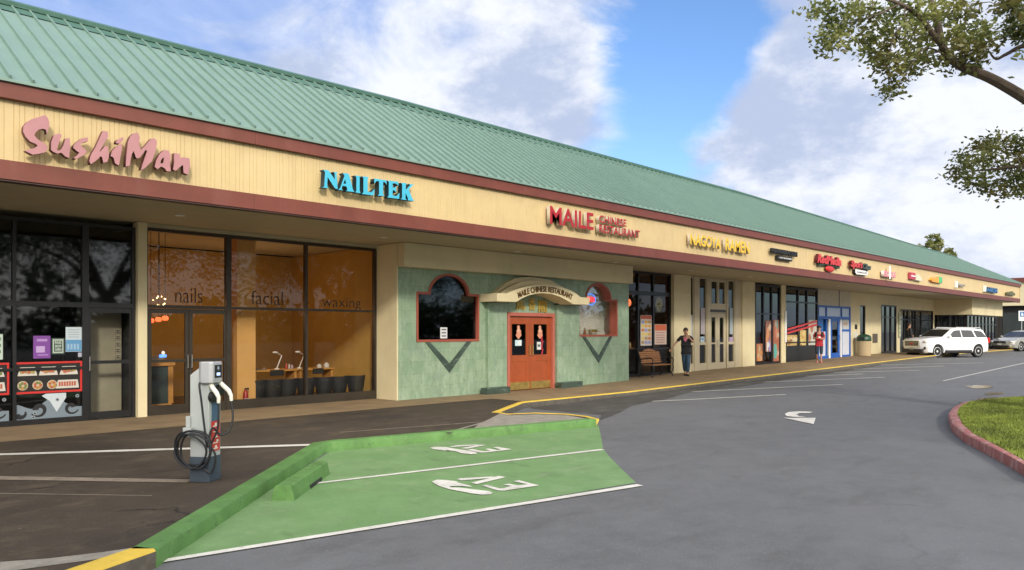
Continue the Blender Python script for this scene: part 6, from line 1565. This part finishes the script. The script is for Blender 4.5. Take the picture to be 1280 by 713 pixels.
        MB().box(2.33, 2.405, -.42, .42, .58, .70, M_carblack).box(2.34, 2.412, -.43, .43, .7005, .725, M_chrome).build('grille', t, bevel=.01); MB().box(2.28, 2.40, -.60, .60, .26, .42, M_carblack).build('lower_bumper', t, bevel=.03); MB().box(2.4055, 2.412, -.15, .15, .46, .56, M_white).build('number_plate', t)
        MB().ell((2.404, 0, .64), (.012,.06,.045), M_chrome).build('emblem', t, smooth=1)
    MB().box(-2.0, 2.0, -Wd+.30, Wd-.30, zb-.06, zb+.1, M_carblack).build('underbody', t)
    return t
def gp(px, Z):
    xc = (px-640)/F*Z; return CA*Z+SA*xc, SA*Z-CA*xc
x, y = gp(1181.5, 42); car((x, y, g(x)+ROAD), radians(150), 'suv', M_carwhite, 'white sport utility car parked nose to the kerb near the far end of the walk', .95)
x, y = gp(1277, 55.); car((x, y, g(x)+ROAD), radians(158), 'sedan', M_carsilver, 'pale silver sedan cut by the right edge of the picture', 1.0)

# ------------------------------------------------------------------ trees
def leaves(mb_v, mb_f, c, n, rad, size, rnd):
    for _ in range(n):
        d = Vector((rnd.gauss(0, 1), rnd.gauss(0, 1), rnd.gauss(0, .8)))*rad*.55; p = Vector(c)+d
        a = Vector((rnd.uniform(-1,1), rnd.uniform(-1,1), rnd.uniform(-.6,.6))).normalized(); b = a.orthogonal().normalized(); b = Matrix.Rotation(rnd.uniform(0, 6.28), 3, a) @ b
        s_ = size*rnd.uniform(.6, 1.25); o = len(mb_v)
        mb_v += [p-a*s_, p+b*s_*.52, p+a*s_, p-b*s_*.52]; mb_f.append((o, o+1, o+2, o+3))
def P3(px, py, Z): x, y = gp(px, Z); return Vector((x, y, EYE+(HY-py)/F*Z))
rnd = random.Random(77)
tx, ty = gp(1475, 13.6)
T1 = empty('shade_tree', (tx, ty, 0), 0, 'spreading tree at the right whose leafy limbs hang into the top corner', 'tree', 'large shade trees')
def par(o): o.parent = T1; o.matrix_parent_inverse = Matrix.Translation((-tx, -ty, 0)); return o
fork = Vector((tx, ty, 3.4)); mb = MB()
mb.tube(smoothpath([(tx-.1, ty, -.15), (tx, ty, .8), (tx+.1, ty+.05, 2.1), fork]), [.42,.36,.34,.33,.32,.31,.30,.29,.29,.28,.28,.28,.28,.27,.27,.27,.27,.27,.26], M_bark, 12)
par(mb.build('trunk', smooth=1))
limb = MB(); tips = []
def mk(pts, r0, r1):
    q = smoothpath(pts, 5); limb.tube(q, [r0+(r1-r0)*k/(len(q)-1) for k in range(len(q))], M_bark, 8); return q
main = mk([fork, P3(1390,215,13.4), P3(1320,150,13.2), P3(1280,122,13.1), P3(1238,98,13.0), P3(1200,82,12.9), P3(1180,62,12.8), P3(1172,30,12.8), P3(1160,-10,12.9), P3(1140,-60,13.2)], .12, .035)
b1 = mk([P3(1184,66,12.8), P3(1168,45,12.5), P3(1150,22,12.3), P3(1125,5,12.1), P3(1085,-8,12.0)], .055, .02)
b2 = mk([P3(1400,120,13.9), P3(1330,80,13.9), P3(1285,58,13.8), P3(1258,68,13.7), P3(1245,74,13.7), P3(1236,64,13.6)], .06, .012)
limb.tube([fork, P3(1400,120,13.9)], [.12,.062], M_bark, 8)
b3 = mk([P3(1196,80,12.9), P3(1190,60,13.2), P3(1205,30,13.6), P3(1215,5,13.9)], .035, .012)
b4 = mk([fork, P3(1420,250,14.6), P3(1340,218,14.8), P3(1290,208,14.9), P3(1240,212,15.0), P3(1205,215,15.1)], .08, .008)
clusters = []
def cl(px, py, Z, r, n, s_=.065): clusters.append((P3(px, py, Z), r, n, s_))
vis = [(1020,18),(1030,8),(1042,28),(1055,12),(1035,40),(1062,36),(1070,20),(1080,8),(1085,30),(1095,45),(1100,18),(1078,50),(1110,32),(1118,12),(1122,48),(1108,58),(1098,72),(1130,25),(1135,60),(1140,40),(1145,10),(1150,50),(1155,30),(1118,78),(1106,90),(1122,100),(1113,110),(1128,88),(1140,76),(1086,62),(1150,68),(1162,18),(1165,48),(1048,50),(1036,55),
       (1190,20),(1200,38),(1210,22),(1222,32),(1215,48),(1198,55),(1226,52),(1205,68),(1218,74),(1190,45),(1232,40),(1228,62),(1182,12),(1205,8),(1172,72),(1186,78),
       (1262,6),(1272,14),(1278,28),(1268,34),(1262,44),(1280,40),(1255,12)]
for (a, b_) in vis:
    Zc = 12.6+rnd.uniform(-.8, .9) if a < 1240 else 13.5; cl(a+rnd.uniform(-4,4), b_+rnd.uniform(-4,4), Zc, .20, 84, .052)
    if rnd.random() < .6: cl(a+rnd.uniform(-12,12), b_+rnd.uniform(-10,10), Zc+.3, .15, 26, .048)
low = [(1198,212),(1205,222),(1212,206),(1218,230),(1225,196),(1232,214),(1236,236),(1243,186),(1246,204),(1250,225),(1256,238),(1260,190),(1262,210),(1268,226),(1272,200),(1278,184),(1280,214),(1284,234),(1274,238),(1230,180),(1245,174),(1222,184),(1208,196),(1262,176),(1288,200),(1290,180),(1300,215)]
for (a, b_) in low:
    cl(a+rnd.uniform(-6,6), b_+rnd.uniform(-6,6), 15.+rnd.uniform(-.8,.8),  .18, 84, .05); cl(a+rnd.uniform(-12,12), b_+rnd.uniform(-9,9), 15.2, .15, 26, .048)
for _ in range(430):    # the rest of the crown, mostly above and to the right of the picture
    a = rnd.uniform(0, 6.28); r = 5.2*sqrt(rnd.random()); z = 6.2+2.6*(1-(r/5.4)**2)*rnd.uniform(.2, 1); p = Vector((tx+r*cos(a), ty+r*sin(a), z))
    Zp = p.x*CA+p.y*SA; pxx = 640+F*(p.x*SA-p.y*CA)/Zp if Zp > .5 else 9999; pyy = HY-F*(p.z-EYE)/Zp if Zp > .5 else -999
    if pxx < 1300 and pyy > -25: continue
    clusters.append((p, .42, 40, .10))
for k, (c, r, n, s_) in enumerate(clusters):
    pass
for s0 in (b1, main[-22:], b3):     # small twigs to nearby clusters
    for c, r, n, s_ in clusters[:120]:
        q = min(s0, key=lambda v: (v-c).length)
        if (q-c).length < .55 and rnd.random() < .6: 
            m_ = q.lerp(c, .5)+Vector((rnd.uniform(-.06,.06), rnd.uniform(-.06,.06), .05)); limb.tube([q, m_, c], [.012,.008,.004], M_bark, 5)
for c, r, n, s_ in clusters[110:200]:
    q = min(b4, key=lambda v: (v-c).length)
    if (q-c).length < .8 and rnd.random() < .5: limb.tube([q, q.lerp(c, .5)+Vector((0,0,.04)), c], [.014,.009,.004], M_bark, 5)
for q in ((P3(1195,78,12.9), P3(1160,60,12.6), P3(1140,80,12.4), P3(1130,95,12.3)), (P3(1150,22,12.3), P3(1120,40,12.1), P3(1112,75,12.0), P3(1113,105,12.0)), (P3(1125,5,12.1), P3(1080,25,12.0), P3(1040,30,12.0)), (P3(1150,25,12.3), P3(1138,50,12.5), P3(1128,85,12.6))): mk(q, .016, .004)
for aa in (-1.9, -1.1, -.4, .3): limb.tube(smoothpath([fork, fork+Vector((cos(aa)*1.5, sin(aa)*1.5, 1.6)), fork+Vector((cos(aa)*3.4, sin(aa)*3.4, 3.2))], 4), [.16,.15,.13,.12,.10,.08,.06,.05,.04], M_bark, 8)
par(limb.build('limbs', smooth=1))
vs = []; fs = []; vy = []; fy = []
for c, r, n, s_ in clusters:
    if rnd.random() < .30: leaves(vy, fy, c, n, r, s_, rnd)
    else: leaves(vs, fs, c, n, r, s_, rnd)
par(MB().add(vs, fs, M_leaf).add(vy, fy, M_leafy).build('crown'))
def tree(loc, H, R, label, n=260, per=26, size=.16, seed=1, leaf=None, flatk=.45, base_=.45, group='large shade trees'):
    r = random.Random(seed); t = empty('shade_tree', loc, 0, label, 'tree', group); z0 = H*base_
    MB().tube(smoothpath([(0,0,-.2),(.05,0,z0*.5),(-.05,.1,z0)], 5), [.05*H-.002*H*k for k in range(11)], M_bark, 10).build('trunk', t, smooth=1)
    lb = MB(); cs = []
    for k in range(8):
        a = 2*pi*k/8+r.uniform(-.3,.3); e = R*r.uniform(.55,.9); zz = z0+(H-z0)*r.uniform(.45,.8); q = smoothpath([(-.05,.1,z0-.2), (cos(a)*e*.45, sin(a)*e*.45, z0+(zz-z0)*.65), (cos(a)*e, sin(a)*e, zz)], 4)
        lb.tube(q, [.024*H*(1-.85*i/(len(q)-1)) for i in range(len(q))], M_bark, 7)
    lb.build('limbs', t, smooth=1); vs = []; fs = []
    for _ in range(n):
        a = r.uniform(0, 6.28); rr = R*r.random()**.5; top = H-(H-z0)*flatk*(rr/R)**2; z = top-abs(r.gauss(0, 1))*(H-z0)*.22
        if sin(a*3+seed)*cos(rr*2.2) > .55: continue
        leaves(vs, fs, (rr*cos(a), rr*sin(a), z), per, R*.11, size, r)
    MB().add(vs, fs, leaf or M_leaf).build('crown', t); return t
x, y = gp(1166, 108); tree((x, y, 0), 15.2, 3.2, 'tree whose green top shows above the far end of the roof', 150, 30, .22, 3, M_leaf, .6, .55, 'distant trees')
tree((-5.4, -.6, ROAD), 7.0, 4.4, 'unseen broad low tree added beside the camera to shade the left end of the walk', 240, 30, .13, 41, M_leafd, .35, .45)  # out of view, put in to cast shade over the left walk
# trees across the car park (they show in the shop windows)
for k, (x, y, H, R, s) in enumerate(((4,-23,9.5,7.5,11),(19,-27,11,8.5,12),(36,-24,10,8,13),(-13,-22,10,8,14),(56,-30,12,9,15))):
    tree((x, y, ROAD), H, R, 'broad tree '+('straight across the car park from the sushi shop','across the car park from the nail salon','across the car park from the ramen shop','across the car park behind the charger','far across the car park near its end')[k], 520, 56, .12, s, M_leafd, .45, .38)
vs = []; fs = []; rnd = random.Random(31)
for k in range(1500):
    x = rnd.uniform(-90, 170); z = rnd.uniform(0, 5.5+2*sin(x*.11)+1.5*sin(x*.31)); leaves(vs, fs, (x, -62+rnd.uniform(-4,4), z), 16, 1.9, .62, rnd)
tag(MB().add(vs, fs, M_leafd).build('distant_trees'), 'far row of dense trees bordering the car park', 'trees', kind='stuff')
